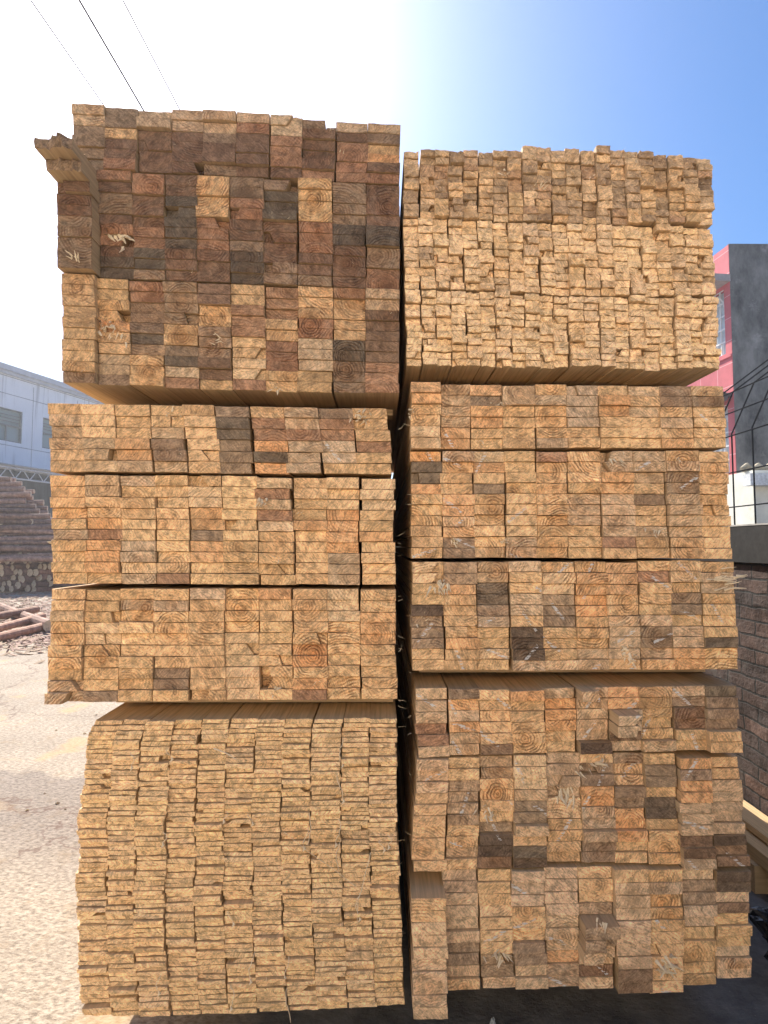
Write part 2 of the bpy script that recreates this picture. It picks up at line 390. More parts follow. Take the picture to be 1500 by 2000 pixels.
c = s.mix(1, b.outputs[0], s.ramp(s.noise(p, 1.5, 5, .6), [(.3, .85), (.7, 1.15)]), 'MULTIPLY')
s.l(c, s.b.inputs['Base Color']); M_PINK = s.m
s = NT('stained_concrete'); p = s.pos()
c = s.mix(s.ramp(s.noise(s.mapv(p, (1.6, 1.6, .8)), 1, 6, .68), [(.32, 0.0), (.66, 1.0)]), (.045, .045, .046, 1), (.23, .225, .215, 1))
c = s.mix(s.math('MULTIPLY', s.ramp(s.noise(s.mapv(p, (9, 9, .25)), 1, 3, .6), [(.6, 0.0), (.75, 1.0)]), .5), c, (.17, .165, .16, 1))
c = s.mix(s.ramp(s.noise(s.mapv(p, (1.2, 1.2, 1.8)), 1.1, 8, .75), [(.57, 0.0), (.70, .7)]), c, (.34, .33, .31, 1))
s.l(c, s.b.inputs['Base Color']); s.bump(s.noise(p, 6, 6, .7), .4, .05); M_STAIN = s.m
m = MB(); 
T1 = 16
wz = [(pzh(690), pzh(560)), (pzh(925), pzh(790)), (0.9, 3.4 - .4)]
TW0, TW1 = .28, 1.85
zlist = [0.0]
pbox(m, 0.002, TW0, 0, pz, -.3, 0); pbox(m, TW1, T1, 0, pz, -.3, 0)
z0 = 0.0
for a, b in sorted(wz[:2]): pbox(m, TW0, TW1, z0, a, -.3, 0); z0 = b
pbox(m, TW0, TW1, z0, pz, -.3, 0)
m.build('pink_wall', [M_PINK], pk)
m = MB(); m.box((pc.x + .012, DP - .004, 0), (pc.x + 9, DP + .3, pz + .03)); m.box((pc.x + .32, DP + T1 - 1, 0), (pc.x + 9, DP + T1 - .7, pz)); m.box((pc.x + 8.7, DP + .31, 0), (pc.x + 9, DP + T1 - 1.01, pz))
m.build('concrete_wall', [M_STAIN], pk)
m = MB(); m.box((pc.x + .32, DP + .31, pz - .3), (pc.x + 8.69, DP + T1 - 1.01, pz - .1)); m.build('roof', [M_STAIN], pk)
M_WHITE = simple('white_paint', (.80, .80, .78), 8, .08, .5, bump=0)
for zi, (a, b) in enumerate(wz[:2]):
    m = MB()
    for t in [TW0 + .03 + k * (TW1 - TW0 - .06) / 6 for k in range(7)]: pbox(m, t - .02, t + .02, a, b, -.1, -.06)
    for k in range(6): z = a + (b - a) * k / 5; pbox(m, TW0, TW1, z - .02, z + .02, -.055, -.03)
    # arched head
    cx, rr = (TW0 + TW1) / 2, (TW1 - TW0) / 2 - .05
    m.tube([pp(cx + rr * math.cos(q * math.pi / 10), b - rr * .75 + rr * .7 * math.sin(q * math.pi / 10), -.04) for q in range(11)], .025, 5)
    f = m.build('window', [M_WHITE], pk)
    m = MB(); pbox(m, TW0, TW1, a, b, -.2, -.18); m.build('pane', [simple('pale_curtain_glass', (.55, .60, .62), 3, .2, .3, bump=0)], f)
m = MB(); pbox(m, -.05, 2.4, wz[0][1] + .12, wz[0][1] + .34, .002, .75); m.build('window_hood', [simple('hood_cement', (.38, .34, .34), 5, .2)], pk)
m = MB(); m.tube([pp(.05, wz[1][1] + .18, .3), pp(2.2, wz[1][1] + .18, .3)], .16, 12); pbox(m, .05, 2.2, wz[1][1] + .2, wz[1][1] + .3, .004, .3); m.build('awning', [simple('awning_dark', (.12, .09, .09), 5, .2)], pk)
m = MB(); pbox(m, .0, T1, pzh(700), pzh(695), .002, .05); m.build('string_course', [M_PINK], pk)

# ---- low cream outbuilding behind the wall
cb = empty('outbuilding', at(1480, 1067, 14), 'low cream and yellow outbuilding between the brick wall and dark concrete facade', 'building'); cb.location.z = 0
x0 = at(1473, 1000, 14).x
m = MB(); m.box((x0, 14, 0), (x0 + 4, 16, CAMH + 150 / F * 14)); m.build('wall', [simple('cream_wash', (.72, .70, .60), 3, .15, spots=(.6, (.62, .50, .22, 1), .6))], cb)
m = MB(); zc = CAMH + 118 / F * 14; m.box((x0 - .25, 13.7, zc), (x0 + 4.2, 13.995, zc + .28)); m.build('ledge', [simple('pale_ledge', (.66, .68, .68), 20, .3)], cb)
m = MB()
for k in range(7):
    a = Vector((x0 + .05 + k * .28, 14.3, CAMH + 150 / F * 14 + .06))
    m.tube([a + Vector((-.13, 0, 0)), a + Vector((0, 0, .05)), a + Vector((.13, 0, 0))], [.06, .12, .07], 7)
m.build('coping_stones', [simple('coping', (.42, .36, .25), 8, .4)], cb)

# ---- black steel cage
DC = 10.0
cg = empty('steel_cage', at(1450, 1067, DC), 'black steel bar cage with slanted top rising behind the brick wall', 'cage'); cg.location.z = 0
M_BLK = simple('black_steel', (.012, .011, .012), 10, .2, .95, bump=0); M_BLK.node_tree.nodes['Principled BSDF'].inputs['Specular IOR Level'].default_value = .05
XC = at(1435, 1021, DC).x
tv = [-1.2, -.6, 0, .56, 1.1, 1.7, 2.4]
for t in tv:
    Y = DC - t; zt = CAMH + 222 / F * DC
    m = MB(); m.tube([(XC, Y, 0), (XC, Y, zt), (XC + .42, Y, zt + .9), (XC + 1.5, Y, zt + 1.7)], .013, 6)
    m.build('bar', [M_BLK], cg)
for py, dx in ((990, 0), (922, 0), (849, 0)):
    z = CAMH + (1067 - py) / F * DC
    m = MB(); m.tube([(XC - .015, DC + 1.3, z), (XC - .015, DC - 2.5, z)], .011, 6); m.build('rail', [M_BLK], cg)
for dx, dz in ((.21, .45), (.42, .9)):
    m = MB(); m.tube([(XC + dx, DC + 1.3, CAMH + 222 / F * DC + dz), (XC + dx, DC - 2.5, CAMH + 222 / F * DC + dz)], .011, 6); m.build('rail', [M_BLK], cg)

# ---- overhead wires
M_WIRE = simple('wire', (.03, .03, .035), 5, .1, .9, bump=0)
for k, ((a, b), (c_, d_), nm) in enumerate([((60, 0), (203, 206), 'leftmost thin overhead wire crossing the white sky'), ((155, 0), (275, 206), 'middle and darkest overhead wire crossing the white sky'), ((240, 0), (347, 206), 'rightmost thin overhead wire crossing the pale sky')]):
    A = at_z(a, b, 9.0); B = at_z(c_, d_, 9.0); D = (B - A)
    P0, P1 = A - D * 1.2, B + D * 4
    pts = [P0.lerp(P1, i / 24) + Vector((0, 0, 0)) for i in range(25)]
    m = MB(); m.tube(pts, .016 if k == 1 else .0105, 5)
    tag(m.build('overhead_wire', [M_WIRE]), nm, 'wire', 'overhead wires')

# ================================================================ TIMBER STACKS
D0 = 1.742
PAL = {  # name: photo colour
    'honey': (216, 174, 127), 'light tan': (219, 183, 144), 'tan': (198, 158, 114), 'orange brown': (203, 150, 103),
    'reddish brown': (150, 110, 86), 'greyish tan': (181, 152, 124), 'grey brown': (134, 111, 92), 'dark brown': (112, 86, 70),
    'dark grey': (88, 79, 70), 'blackish': (64, 53, 50), 'yellowish': (228, 187, 136), 'straw': (234, 197, 153)}
GAIN = 1.25
CUR = {'mean': (.4, .25, .13), 'pull': 0}
def set_mean(pal, pull):
    tot = sum(pal.values()); CUR['mean'] = [sum(lin(PAL[k])[i] * w_ for k, w_ in pal.items()) / tot for i in range(3)]; CUR['pull'] = pull
def tint_of(name):
    c = lin(PAL[name]); k = random.uniform(.92, 1.08) * GAIN
    m = CUR['mean']; f = CUR['pull']
    c = [c[i] * (1 - f) + m[i] * f for i in range(3)]
    k *= CUR.get('lift', 1) * 1.06
    c = [c[0] * k * random.uniform(.97, 1.0), c[1] * k * 1.015, c[2] * k * random.uniform(.94, 1.0)]
    g_ = (.3 * c[0] + .6 * c[1] + .1 * c[2]); c = [v * .91 + g_ * .09 * f_ for v, f_ in zip(c, (1.08, 1.0, .86))]
    q = min(1, .88 / max(c)); return (c[0] * q, c[1] * q, c[2] * q)
def inset(pts, d):
    c = sum(pts, Vector((0, 0))) / len(pts); out = []
    for p in pts:
        v = p - c; out.append(Vector((p.x - math.copysign(d, v.x), p.y - math.copysign(d, v.y))))
    return out
class Style: pass
def wood_piece(mb, q, y0, L, tint, pith, seed, par, sk, rough=.001, ch=.001, gap=.0007, jag=0):
    """q = four corners (x, z) tl, tr, br, bl at the front; a sawn stick running back from y0"""
    q = inset([Vector(v) for v in q], gap)
    tl, tr, br, bl = q
    n = 5 if not jag else 11; nv = 2
    top = [tl.lerp(tr, i / n) for i in range(n + 1)]; bot = [bl.lerp(br, i / n) for i in range(n + 1)]
    j = lambda: random.gauss(0, rough * .35)
    top = [Vector((p.x, p.y + j())) for p in top]; bot = [Vector((p.x, p.y + j())) for p in bot]
    cols = nv + 1
    base = len(mb.v); vs = []
    jagv = [random.uniform(-.3, 1) * jag * (1 - .5 * abs(2 * i / n - 1)) for i in range(n + 1)] if jag else [0] * (n + 1)
    if jag: jagv = [(jagv[max(i - 1, 0)] + jagv[i] + jagv[min(i + 1, n)]) / 3 + (random.random() < .25) * random.uniform(0, jag) for i in range(n + 1)]
    # front grid, slightly uneven
    for i in range(n + 1):
        for k in range(cols):
            p = top[i].lerp(bot[i], k / nv)
            e = i in (0, n) or k in (0, nv)
            x = p.x + (math.copysign(ch, (q[0].x + q[1].x) / 2 - p.x) if i in (0, n) else 0)
            z = p.y + (ch * (-1 if k == 0 else 1) if k in (0, nv) else 0)
            vs.append((x, y0 - jagv[i] * (1 if k < 2 else random.uniform(.2, 1)) + random.gauss(0, rough * .6), z))
    ring = [(i, 0) for i in range(n + 1)] + [(n, k) for k in range(1, cols)] + [(i, nv) for i in range(n - 1, -1, -1)] + [(0, k) for k in range(nv - 1, 0, -1)]
    nf = len(vs); R1 = []; R2 = []
    for (i, k) in ring:
        p = top[i].lerp(bot[i], k / nv); f = vs[i * cols + k]
        R1.append((p.x, f[1] + ch * 1.3, p.y)); 
    for (i, k) in ring:
        p = top[i].lerp(bot[i], k / nv); R2.append((p.x, y0 + L, p.y))
    vs += R1 + R2; m = len(ring); fs = []; mi = []
    for i in range(n):
        for k in range(nv):
            a = i * cols + k; fs.append((a, a + 1, a + cols + 1, a + cols)); mi.append(0)
    for a in range(m):
        b = (a + 1) % m; fa = ring[a][0] * cols + ring[a][1]; fb = ring[b][0] * cols + ring[b][1]
        fs.append((fa, fb, nf + b, nf + a)); mi.append(0)
        fs.append((nf + a, nf + b, nf + m + b, nf + m + a)); mi.append(1)
    fs.append(tuple(nf + m + a for a in range(m))); mi.append(0)
    mb.add(vs, fs, mi); mb.wood = True
    px, pz_ = pith; ca, sa = math.cos(sk[0]), math.sin(sk[0])
    for v in vs:
        mb.rp.append((v[0] - px, v[1] - y0 + seed, v[2] - pz_))
        dx, dz = v[0] - sk[1], v[2] - sk[2]
        mb.sk.append((dx * ca + dz * sa, 0, -dx * sa + dz * ca))
        mb.tint.append(tint); mb.par.append(par)

def lerp_pts(tab, t):
    if t <= tab[0][0]: return tab[0][1]
    for (a, x), (b, y) in zip(tab, tab[1:]):
        if t <= b: return x + (y - x) * (t - a) / (b - a)
    return tab[-1][1]
def pick(wts):
    ks = list(wts); return random.choices(ks, [wts[k] for k in ks])[0]
ORD = ['zeroth', 'first', 'second', 'third', 'fourth', 'fifth', 'sixth', 'seventh', 'eighth', 'ninth', 'tenth', 'eleventh', 'twelfth', 'thirteenth', 'fourteenth',
       'fifteenth', 'sixteenth', 'seventeenth', 'eighteenth', 'nineteenth', 'twentieth'] + ['twenty-' + o for o in ('first', 'second', 'third', 'fourth', 'fifth', 'sixth', 'seventh', 'eighth', 'ninth')] + ['thirtieth', 'thirty-first', 'thirty-second', 'thirty-third', 'thirty-fourth', 'thirty-fifth', 'thirty-sixth']
STUFF = {'planks': MB(), 'battens': MB(), 'laths': MB()}
REG = []       # (pack, col, row, px centre, py centre, y0, object or None)
LEN = 2.6
def pack(key, cols, rows, tlx, trx, brx, blx, tops, bots, pal, over={}, kind='plank', where='', individual=None, dj=.003, left=None, right=None,
         ringp=.5, stain=.25, streak=.0, bump_cols={}, proud={}, rough=.0012, xj=.0015, hj=.05, wj=.05, run=(1, 2, 2, 3, 3, 4, 4), stuff='planks', splitp=.022, ch=.001,
         lab=None, bottomup=False, top_pal=None, jags={}, L=LEN, coldy=.003, splits={}, drop={}, spec={}, pull=.42, lift=1.0):
    set_mean(pal, pull); CUR['lift'] = lift
    """tops / bots: list of (u, py) along the pack; corners in photo pixels at the plane D0"""
    ws = [1 + random.uniform(-wj, wj) for _ in range(cols)]; tot = sum(ws); us = [0]
    for x in ws: us.append(us[-1] + x / tot)
    for c in range(cols):
        u0, u1 = us[c], us[c + 1]
        hs = [1 + random.uniform(-hj, hj) for _ in range(rows)]; tt = sum(hs); vsn = [0]
        for x in hs: vsn.append(vsn[-1] + x / tt)
        r = 0; runlen = 0; slide = 0; cdy = random.gauss(0, coldy)
        um = (u0 + u1) / 2
        dtop = random.gauss(0, 1.0); dbot = random.gauss(0, .6)
        if c in drop: dtop += drop[c][0]; dbot += drop[c][1]
        for r in range(rows):
            if runlen <= 0:
                runlen = random.choice(run); nm = pick(top_pal if (top_pal and r == 0) else pal); runt = tint_of(nm); newrun = True
                seed = random.uniform(0, 80)
            if top_pal and r == 1: runlen = 0
            name = over.get((c, r), nm); set_mean(pal, .15 if (c, r) in over else pull)
            tint = runt if (c, r) not in over else tint_of(name)
            if (c, r) in over and (c, r - 1) in over and over[(c, r - 1)] == name: tint = last_t
            last_t = tint
            if (c, r) not in over:
                kk = random.uniform(.95, 1.05); tint = tuple(t * kk for t in tint)
            v0, v1 = vsn[r], vsn[r + 1]
            def XY(u, v):
                lx = lerp_pts(left, v) if left else tlx + (blx - tlx) * v
                rx = lerp_pts(right, v) if right else trx + (brx - trx) * v
                ty, by = lerp_pts(tops, um), lerp_pts(bots, um)
                ts = (lerp_pts(tops, 1) - lerp_pts(tops, 0)) * (u - um) ; bs = (lerp_pts(bots, 1) - lerp_pts(bots, 0)) * (u - um)
                ty += dtop; by += dbot
                return lx + (rx - lx) * u, (ty + ts) + (by + bs - ty - ts) * v
            slide = slide * .6 + random.gauss(0, 1) * xj * 660
            sh = slide
            C = [XY(u0, v0), XY(u1, v0), XY(u1, v1), XY(u0, v1)]
            tilt = random.gauss(0, .4)
            C = [(x + sh, y + (tilt * (1 if i in (0, 3) else -1)) * .5) for i, (x, y) in enumerate(C)]
            Q = []
            for (x, y) in C:
                p = at(x, y, D0); Q.append((p.x, p.z))
            cx = sum(a for a, b in Q) / 4; cz = sum(b for a, b in Q) / 4
            if newrun:
                h = abs(Q[0][1] - Q[3][1]); wdt = abs(Q[1][0] - Q[0][0])
                mode = random.random()
                if mode < .55: pith = (cx + random.gauss(0, wdt * .12), Q[0][1] - h * runlen * .5 + random.gauss(0, .25 * h))
                else: pith = (cx + random.uniform(-.6, .6) * wdt, Q[0][1] - h * runlen * .5 + random.choice((-1, 1)) * random.uniform(.03, .12))
                ringk = random.uniform(.25, 1) * ringp * 1.6
                stk = stain * random.choice((0, .4, 1, 2)) ; streakk = 1.0 if random.random() < streak else 0.0
                sk = (random.choice((-1, 1)) * random.uniform(.35, 1.3), cx + random.gauss(0, wdt * .2), Q[0][1] - h * runlen * .5)
                newrun = False
            runlen -= 1
            y0 = D0 + cdy + random.gauss(0, dj) - (.01 if random.random() < .03 else 0)
            if (c, r) in proud: y0 = D0 - proud[(c, r)] + random.gauss(0, .002)
            par = (min(1.3, ringk), min(1, stk), streakk)
            if (c, r) in spec: par = spec[(c, r)]
            ind = individual(c, r) if individual else False
            mb = MB() if ind else STUFF[stuff]
            args = dict(rough=rough, ch=ch, gap=.0009 if cols == 11 else .0007)
            if (c, r) in jags: wood_piece(mb, Q, y0, L, tint, pith, seed, par, sk, jag=jags[(c, r)], rough=.003)
            elif (c, r) in splits or random.random() < splitp:
                f, dep = splits.get((c, r), (random.choice((.25, .35, .65, .75)), random.uniform(.006, .02)))
                sl = random.uniform(-.12, .12)
                a, b, c2, d2 = [Vector(v) for v in Q]
                mt, mbm = a.lerp(b, min(.92, max(.08, f + sl))), d2.lerp(c2, min(.92, max(.08, f - sl)))
                y1 = y0 + dep
                ya, yb = (y0, y1) if f > .5 else (y1, y0)
                wood_piece(mb, [a, mt, mbm, d2], ya, L, tint, pith, seed, par, sk, **args)
                wood_piece(mb, [mt, b, c2, mbm], yb, L, tint, pith, seed, par, sk, **args)
            else: wood_piece(mb, Q, y0, L, tint, pith, seed, par, sk, **args)
            o = None
            if ind:
                o = mb.build(kind, [M_END, M_SIDE], loc=(cx, y0, min(Q[2][1], Q[3][1])))
                rw = (ORD[rows - r] + ' row up') if bottomup else (ORD[r + 1] + ' row')
                tag(o, lab.format(color=name, row=rw, col=ORD[c + 1]), {'weathered_plank': 'dark plank', 'plank': 'plank', 'batten': 'batten', 'lath': 'lath'}[kind], where)
            REG.append((key, c, r, sum(x for x, y in C) / 4, sum(y for x, y in C) / 4, y0, o))
            if runlen <= 0 and False: pass

ALL = lambda c, r: True
darkP = {'dark brown': 6, 'reddish brown': 2.5, 'grey brown': 4, 'dark grey': .6}
# ---- left stack, packs from the top
pack('L1', 10, 6, 142, 783, 780, 143, [(0, 207), (.15, 210), (.5, 220), (1, 243)], [(0, 331), (.5, 343), (1, 357)], darkP, pull=.15, lift=.90, kind='weathered_plank', individual=ALL,
     where='planks of the topmost pack, left stack', lab='{color} plank, {row}, {col} column, topmost pack of the left stack',
     top_pal={'greyish tan': 3, 'grey brown': 1}, ringp=.8, stain=.4, splits={(7, 0): (.7, .03), (6, 0): (.6, .01), (3, 5): (.75, .04)}, dj=.004,
     over={(1, 2): 'tan', (9, 2): 'tan', (9, 3): 'orange brown', (8, 4): 'reddish brown', (9, 5): 'reddish brown', (1, 3): 'dark brown', (1, 4): 'dark brown', (2, 3): 'dark brown', (5, 3): 'dark brown', (5, 4): 'dark brown', (4, 2): 'grey brown'})
p2 = {'dark brown': 4, 'reddish brown': 3, 'grey brown': 4, 'orange brown': .6, 'dark grey': 1, 'tan': .6}
pro = {(0, r): .042 for r in range(3, 10)}; pro[(0, 0)] = .15; pro[(0, 1)] = .10; pro[(0, 2)] = .055
RG = (1.3, .3, 0)
pack('L2', 10, 10, 124, 781, 780, 127, [(0, 333), (.5, 345), (1, 361)], [(0, 536), (.5, 552), (1, 566)], p2, pull=.15, lift=.92, kind='weathered_plank', individual=ALL,
     where='planks of the second pack, left stack', lab='{color} plank, {row}, {col} column, second pack down, left stack', ringp=.9, stain=.45, proud=pro, dj=.004,
     jags={(0, 0): .035, (0, 1): .012, (1, 5): .03}, splits={(6, 0): (.7, .03), (3, 3): (.4, .02), (1, 6): (.7, .03)},
     over={(0, 5): 'grey brown', (0, 6): 'grey brown', (6, 1): 'dark grey', (6, 2): 'dark grey', (6, 3): 'dark grey', (5, 3): 'reddish brown', (5, 2): 'reddish brown', (9, 1): 'dark brown', (9, 2): 'dark brown', (9, 3): 'dark brown', (9, 4): 'dark grey', (9, 5): 'dark grey',
           (7, 4): 'reddish brown', (7, 5): 'reddish brown', (7, 6): 'reddish brown', (1, 8): 'dark grey', (1, 9): 'dark grey', (3, 5): 'dark grey', (3, 6): 'dark grey', (1, 0): 'reddish brown', (1, 2): 'grey brown', (1, 3): 'grey brown', (2, 5): 'reddish brown', (2, 6): 'reddish brown'},
     spec={(7, 4): RG, (7, 5): RG, (7, 6): RG, (1, 2): RG, (1, 3): RG, (4, 1): RG, (4, 2): RG, (5, 4): RG, (5, 5): RG, (8, 7): RG, (8, 8): RG})
p3 = {'tan': 4, 'reddish brown': 4, 'dark brown': 1.5, 'grey brown': 3, 'orange brown': .6, 'greyish tan': 2, 'honey': .7}
pack('L3', 10, 10, 123, 780, 780, 128, [(0, 540), (.5, 555), (1, 568)], [(0, 749), (.5, 762), (1, 771)], p3, kind='weathered_plank', individual=ALL,
     where='planks of the third pack, left stack', lab='{color} plank, {row}, {col} column, third pack down, left stack', pull=.38, lift=.92, ringp=.8, stain=.35,
     proud={(0, r): .02 for r in range(10)}, splits={(1, 2): (.75, .0), (1, 3): (.72, .035), (1, 4): (.7, .03), (5, 8): (.75, .01)}, jags={(1, 4): .03},
     over={(0, 9): 'grey brown', (1, 9): 'grey brown', (3, 7): 'dark grey', (3, 6): 'grey brown', (2, 4): 'grey brown', (2, 5): 'dark grey', (4, 0): 'dark brown', (4, 1): 'dark brown', (7, 3): 'reddish brown', (7, 4): 'reddish brown', (8, 5): 'dark grey', (8, 6): 'dark grey', (9, 3): 'dark brown', (9, 4): 'dark brown', (9, 2): 'dark brown',
           (5, 8): 'light tan', (5, 7): 'light tan', (4, 7): 'dark brown', (4, 8): 'dark brown', (6, 5): 'reddish brown', (6, 6): 'reddish brown', (6, 7): 'reddish brown'},
     spec={(7, 2): RG, (7, 3): RG, (7, 4): RG, (8, 5): RG, (8, 6): RG, (8, 0): RG, (8, 1): RG, (6, 6): RG})
p4 = {'tan': 5, 'greyish tan': 2.5, 'honey': 2, 'orange brown': 1, 'grey brown': 1}
pack('L4', 10, 6, 90, 754, 768, 97, [(0, 787), (1, 797)], [(0, 921), (1, 927)], p4, streak=.05, ringp=.55, stain=.3, xj=.003,
     splits={(1, 4): (.72, .03), (4, 4): (.55, .01), (3, 1): (.6, .008)}, over={(5, 0): 'grey brown', (5, 1): 'dark grey', (5, 2): 'dark grey', (5, 3): 'grey brown', (6, 1): 'reddish brown', (6, 2): 'reddish brown', (8, 1): 'reddish brown', (8, 2): 'reddish brown', (7, 2): 'reddish brown', (6, 4): 'dark grey', (3, 3): 'grey brown', (3, 4): 'grey brown', (9, 3): 'reddish brown', (8, 0): 'grey brown', (0, 0): 'tan', (0, 2): 'greyish tan'})
p5 = {'honey': 5, 'tan': 4, 'orange brown': 1.3, 'light tan': 1.5, 'greyish tan': 1}
pack('L5', 10, 10, 95, 768, 771, 103, [(0, 928), (.4, 928), (1, 935)], [(0, 1141), (1, 1142)], p5, individual=ALL, kind='plank', where='planks of the fifth pack, left stack',
     lab='{color} plank, {row}, {col} column, fifth pack down, left stack', ringp=.55, stain=.2, xj=.0022,
     splits={(4, 0): (.5, .02), (3, 2): (.3, .012), (1, 3): (.5, .006)},
     over={(3, 0): 'tan', (4, 5): 'grey brown', (6, 1): 'reddish brown', (6, 3): 'reddish brown', (4, 1): 'light tan', (4, 2): 'light tan', (3, 9): 'reddish brown', (2, 9): 'greyish tan', (6, 4): 'light tan', (7, 2): 'tan', (7, 3): 'tan', (8, 3): 'orange brown', (8, 6): 'orange brown', (2, 6): 'greyish tan', (2, 7): 'greyish tan', (9, 4): 'tan', (0, 5): 'greyish tan', (1, 5): 'reddish brown', (1, 4): 'orange brown', (2, 0): 'greyish tan'},
     spec={(0, 3): (.9, .1, 0), (8, 4): (.9, .1, 0)})
pack('L6', 10, 10, 101, 771, 776, 96, [(0, 1150), (1, 1149)], [(0, 1371), (.5, 1369), (1, 1366)], p5, individual=ALL, kind='plank', where='planks of the sixth pack, left stack',
     lab='{color} plank, {row}, {col} column, sixth pack down, left stack', ringp=.85, stain=.18, xj=.0018,
     splits={(1, 2): (.8, .015), (6, 8): (.3, .03), (6, 7): (.3, .03), (0, 9): (.6, .03), (0, 8): (.8, .02), (1, 5): (.6, .006), (1, 4): (.55, .006), (4, 9): (.5, .01)},
     proud={(0, 9): .03, (0, 8): .012},
     over={(3, 7): 'grey brown', (3, 8): 'grey brown', (3, 1): 'greyish tan', (2, 1): 'greyish tan', (6, 0): 'orange brown', (7, 5): 'orange brown', (7, 6): 'orange brown', (7, 9): 'reddish brown', (7, 8): 'orange brown', (9, 5): 'tan', (9, 6): 'tan', (9, 7): 'tan', (9, 8): 'tan', (0, 9): 'greyish tan', (1, 9): 'grey brown', (4, 0): 'greyish tan', (0, 3): 'honey', (0, 4): 'honey', (0, 5): 'honey', (0, 6): 'honey', (3, 3): 'honey', (3, 4): 'honey', (3, 5): 'honey', (3, 6): 'honey'},
     spec={(0, 3): RG, (0, 4): RG, (0, 5): RG, (0, 6): RG, (3, 3): (1, .1, 0), (3, 4): (1, .1, 0), (7, 5): RG, (9, 8): RG, (2, 1): RG, (2, 2): RG})
pl = {'yellowish': 6, 'tan': 1, 'honey': 3, 'greyish tan': .6, 'straw': 3, 'grey brown': .15}
pack('L7', 11, 60, 0, 0, 0, 0, [(0, 1408), (.5, 1404), (1, 1402)], [(0, 1986), (.5, 1981), (1, 1964)], pl, individual=lambda c, r: r >= 33, kind='lath', where='thin laths of the lowest pack, left stack', stuff='laths',
     left=[(0, 181), (.06, 168), (.15, 162), (.28, 155), (.35, 148), (.45, 153), (.6, 148), (.85, 150), (1, 162)], right=[(0, 774), (.3, 776), (.6, 780), (.85, 788), (1, 789)],
     lab='{color} lath, {row}, {col} column of the lowest pack, left stack', bottomup=True, ringp=.2, stain=.3, xj=.0022, hj=.15, wj=.05, dj=.003, coldy=.003, rough=.0018, run=(1, 1, 1, 2, 3), splitp=.05, ch=.0008, pull=.6, lift=1.12)
# ---- right stack
pb1 = {'greyish tan': 3, 'grey brown': 3, 'tan': 4, 'honey': 2, 'reddish brown': 1.5, 'dark grey': .8, 'light tan': .5}
pb2 = {'honey': 3, 'light tan': 4, 'straw': 2, 'greyish tan': 2, 'tan': 1.5, 'grey brown': .4}
pb3 = {'light tan': 5, 'straw': 5, 'honey': 2, 'greyish tan': .8}
bk = dict(kind='batten', stuff='battens', ringp=.2, hj=.07, wj=.04, xj=.0016, dj=.0045, coldy=.004, pull=.55, rough=.0026, splitp=.06, ch=.0012, run=(1, 2, 2, 3))
pack('R1', 21, 10, 790, 1390, 1396, 789, [(0, 294), (.15, 296), (.38, 290), (.55, 288), (.7, 292), (1, 310)], [(0, 423), (.3, 430), (.65, 438), (.85, 438), (1, 438)], pb1, stain=.55, top_pal={'greyish tan': 3, 'grey brown': 1}, drop={8: (-5, 0), 13: (-4, 0), 11: (-1, 0)}, **bk)
pack('R2', 21, 10, 786, 1393, 1403, 792, [(0, 425), (.3, 432), (.65, 441), (1, 442)], [(0, 562), (.3, 568), (.6, 578), (1, 577)], pb2, stain=.4, individual=lambda c, r: r >= 7, where='battens of the second pack, right stack',
     lab='{color} batten, {row}, {col} column, second pack down, right stack', **bk)
pack('R3', 21, 11, 792, 1403, 1407, 795, [(0, 565), (.3, 571), (.6, 581), (1, 580)], [(0, 712), (.4, 717), (.6, 716), (.8, 724), (1, 719)], pb3, stain=.2, individual=ALL, where='battens of the third pack, right stack',
     lab='{color} batten, {row}, {col} column, third pack down, right stack', **bk)
p6 = {'honey': 3, 'tan': 5, 'orange brown': 1.3, 'greyish tan': 2, 'light tan': 1}
pack('R4', 10, 6, 801, 1414, 1420, 803, [(0, 750), (1, 755)], [(0, 877), (1, 875)], p6, ringp=.7, stain=.25, streak=.08, over={(8, 0): 'grey brown', (8, 1): 'grey brown', (9, 1): 'grey brown', (2, 1): 'grey brown', (2, 2): 'orange brown', (4, 5): 'greyish tan', (6, 1): 'orange brown', (6, 2): 'orange brown', (4, 1): 'greyish tan', (7, 1): 'tan'})
pack('R5', 10, 10, 803, 1424, 1433, 803, [(0, 881), (1, 881)], [(0, 1091), (1, 1091)], p6, lift=1.06, ringp=.8, stain=.25, streak=.3, xj=.0018,
     splits={(6, 0): (.3, .03), (6, 1): (.2, .02), (9, 5): (.5, .01), (9, 4): (.6, .01)},
     over={(0, 1): 'dark grey', (0, 2): 'dark grey', (0, 0): 'orange brown', (2, 0): 'light tan', (1, 0): 'greyish tan', (3, 8): 'greyish tan', (1, 8): 'grey brown', (1, 9): 'grey brown', (2, 3): 'grey brown', (8, 1): 'greyish tan', (7, 7): 'greyish tan', (6, 0): 'greyish tan', (6, 1): 'greyish tan', (8, 2): 'grey brown', (8, 3): 'grey brown', (4, 0): 'reddish brown', (7, 4): 'grey brown', (6, 8): 'reddish brown'},
     spec={(9, 1): (1.1, .2, 0), (9, 2): (1.1, .2, 0), (9, 3): (1.1, .2, 0), (5, 1): RG, (5, 3): RG, (5, 6): RG, (3, 3): RG})
p7 = {'greyish tan': 3, 'tan': 5, 'orange brown': 1.6, 'grey brown': 1.3, 'light tan': 1.5, 'honey': 1}
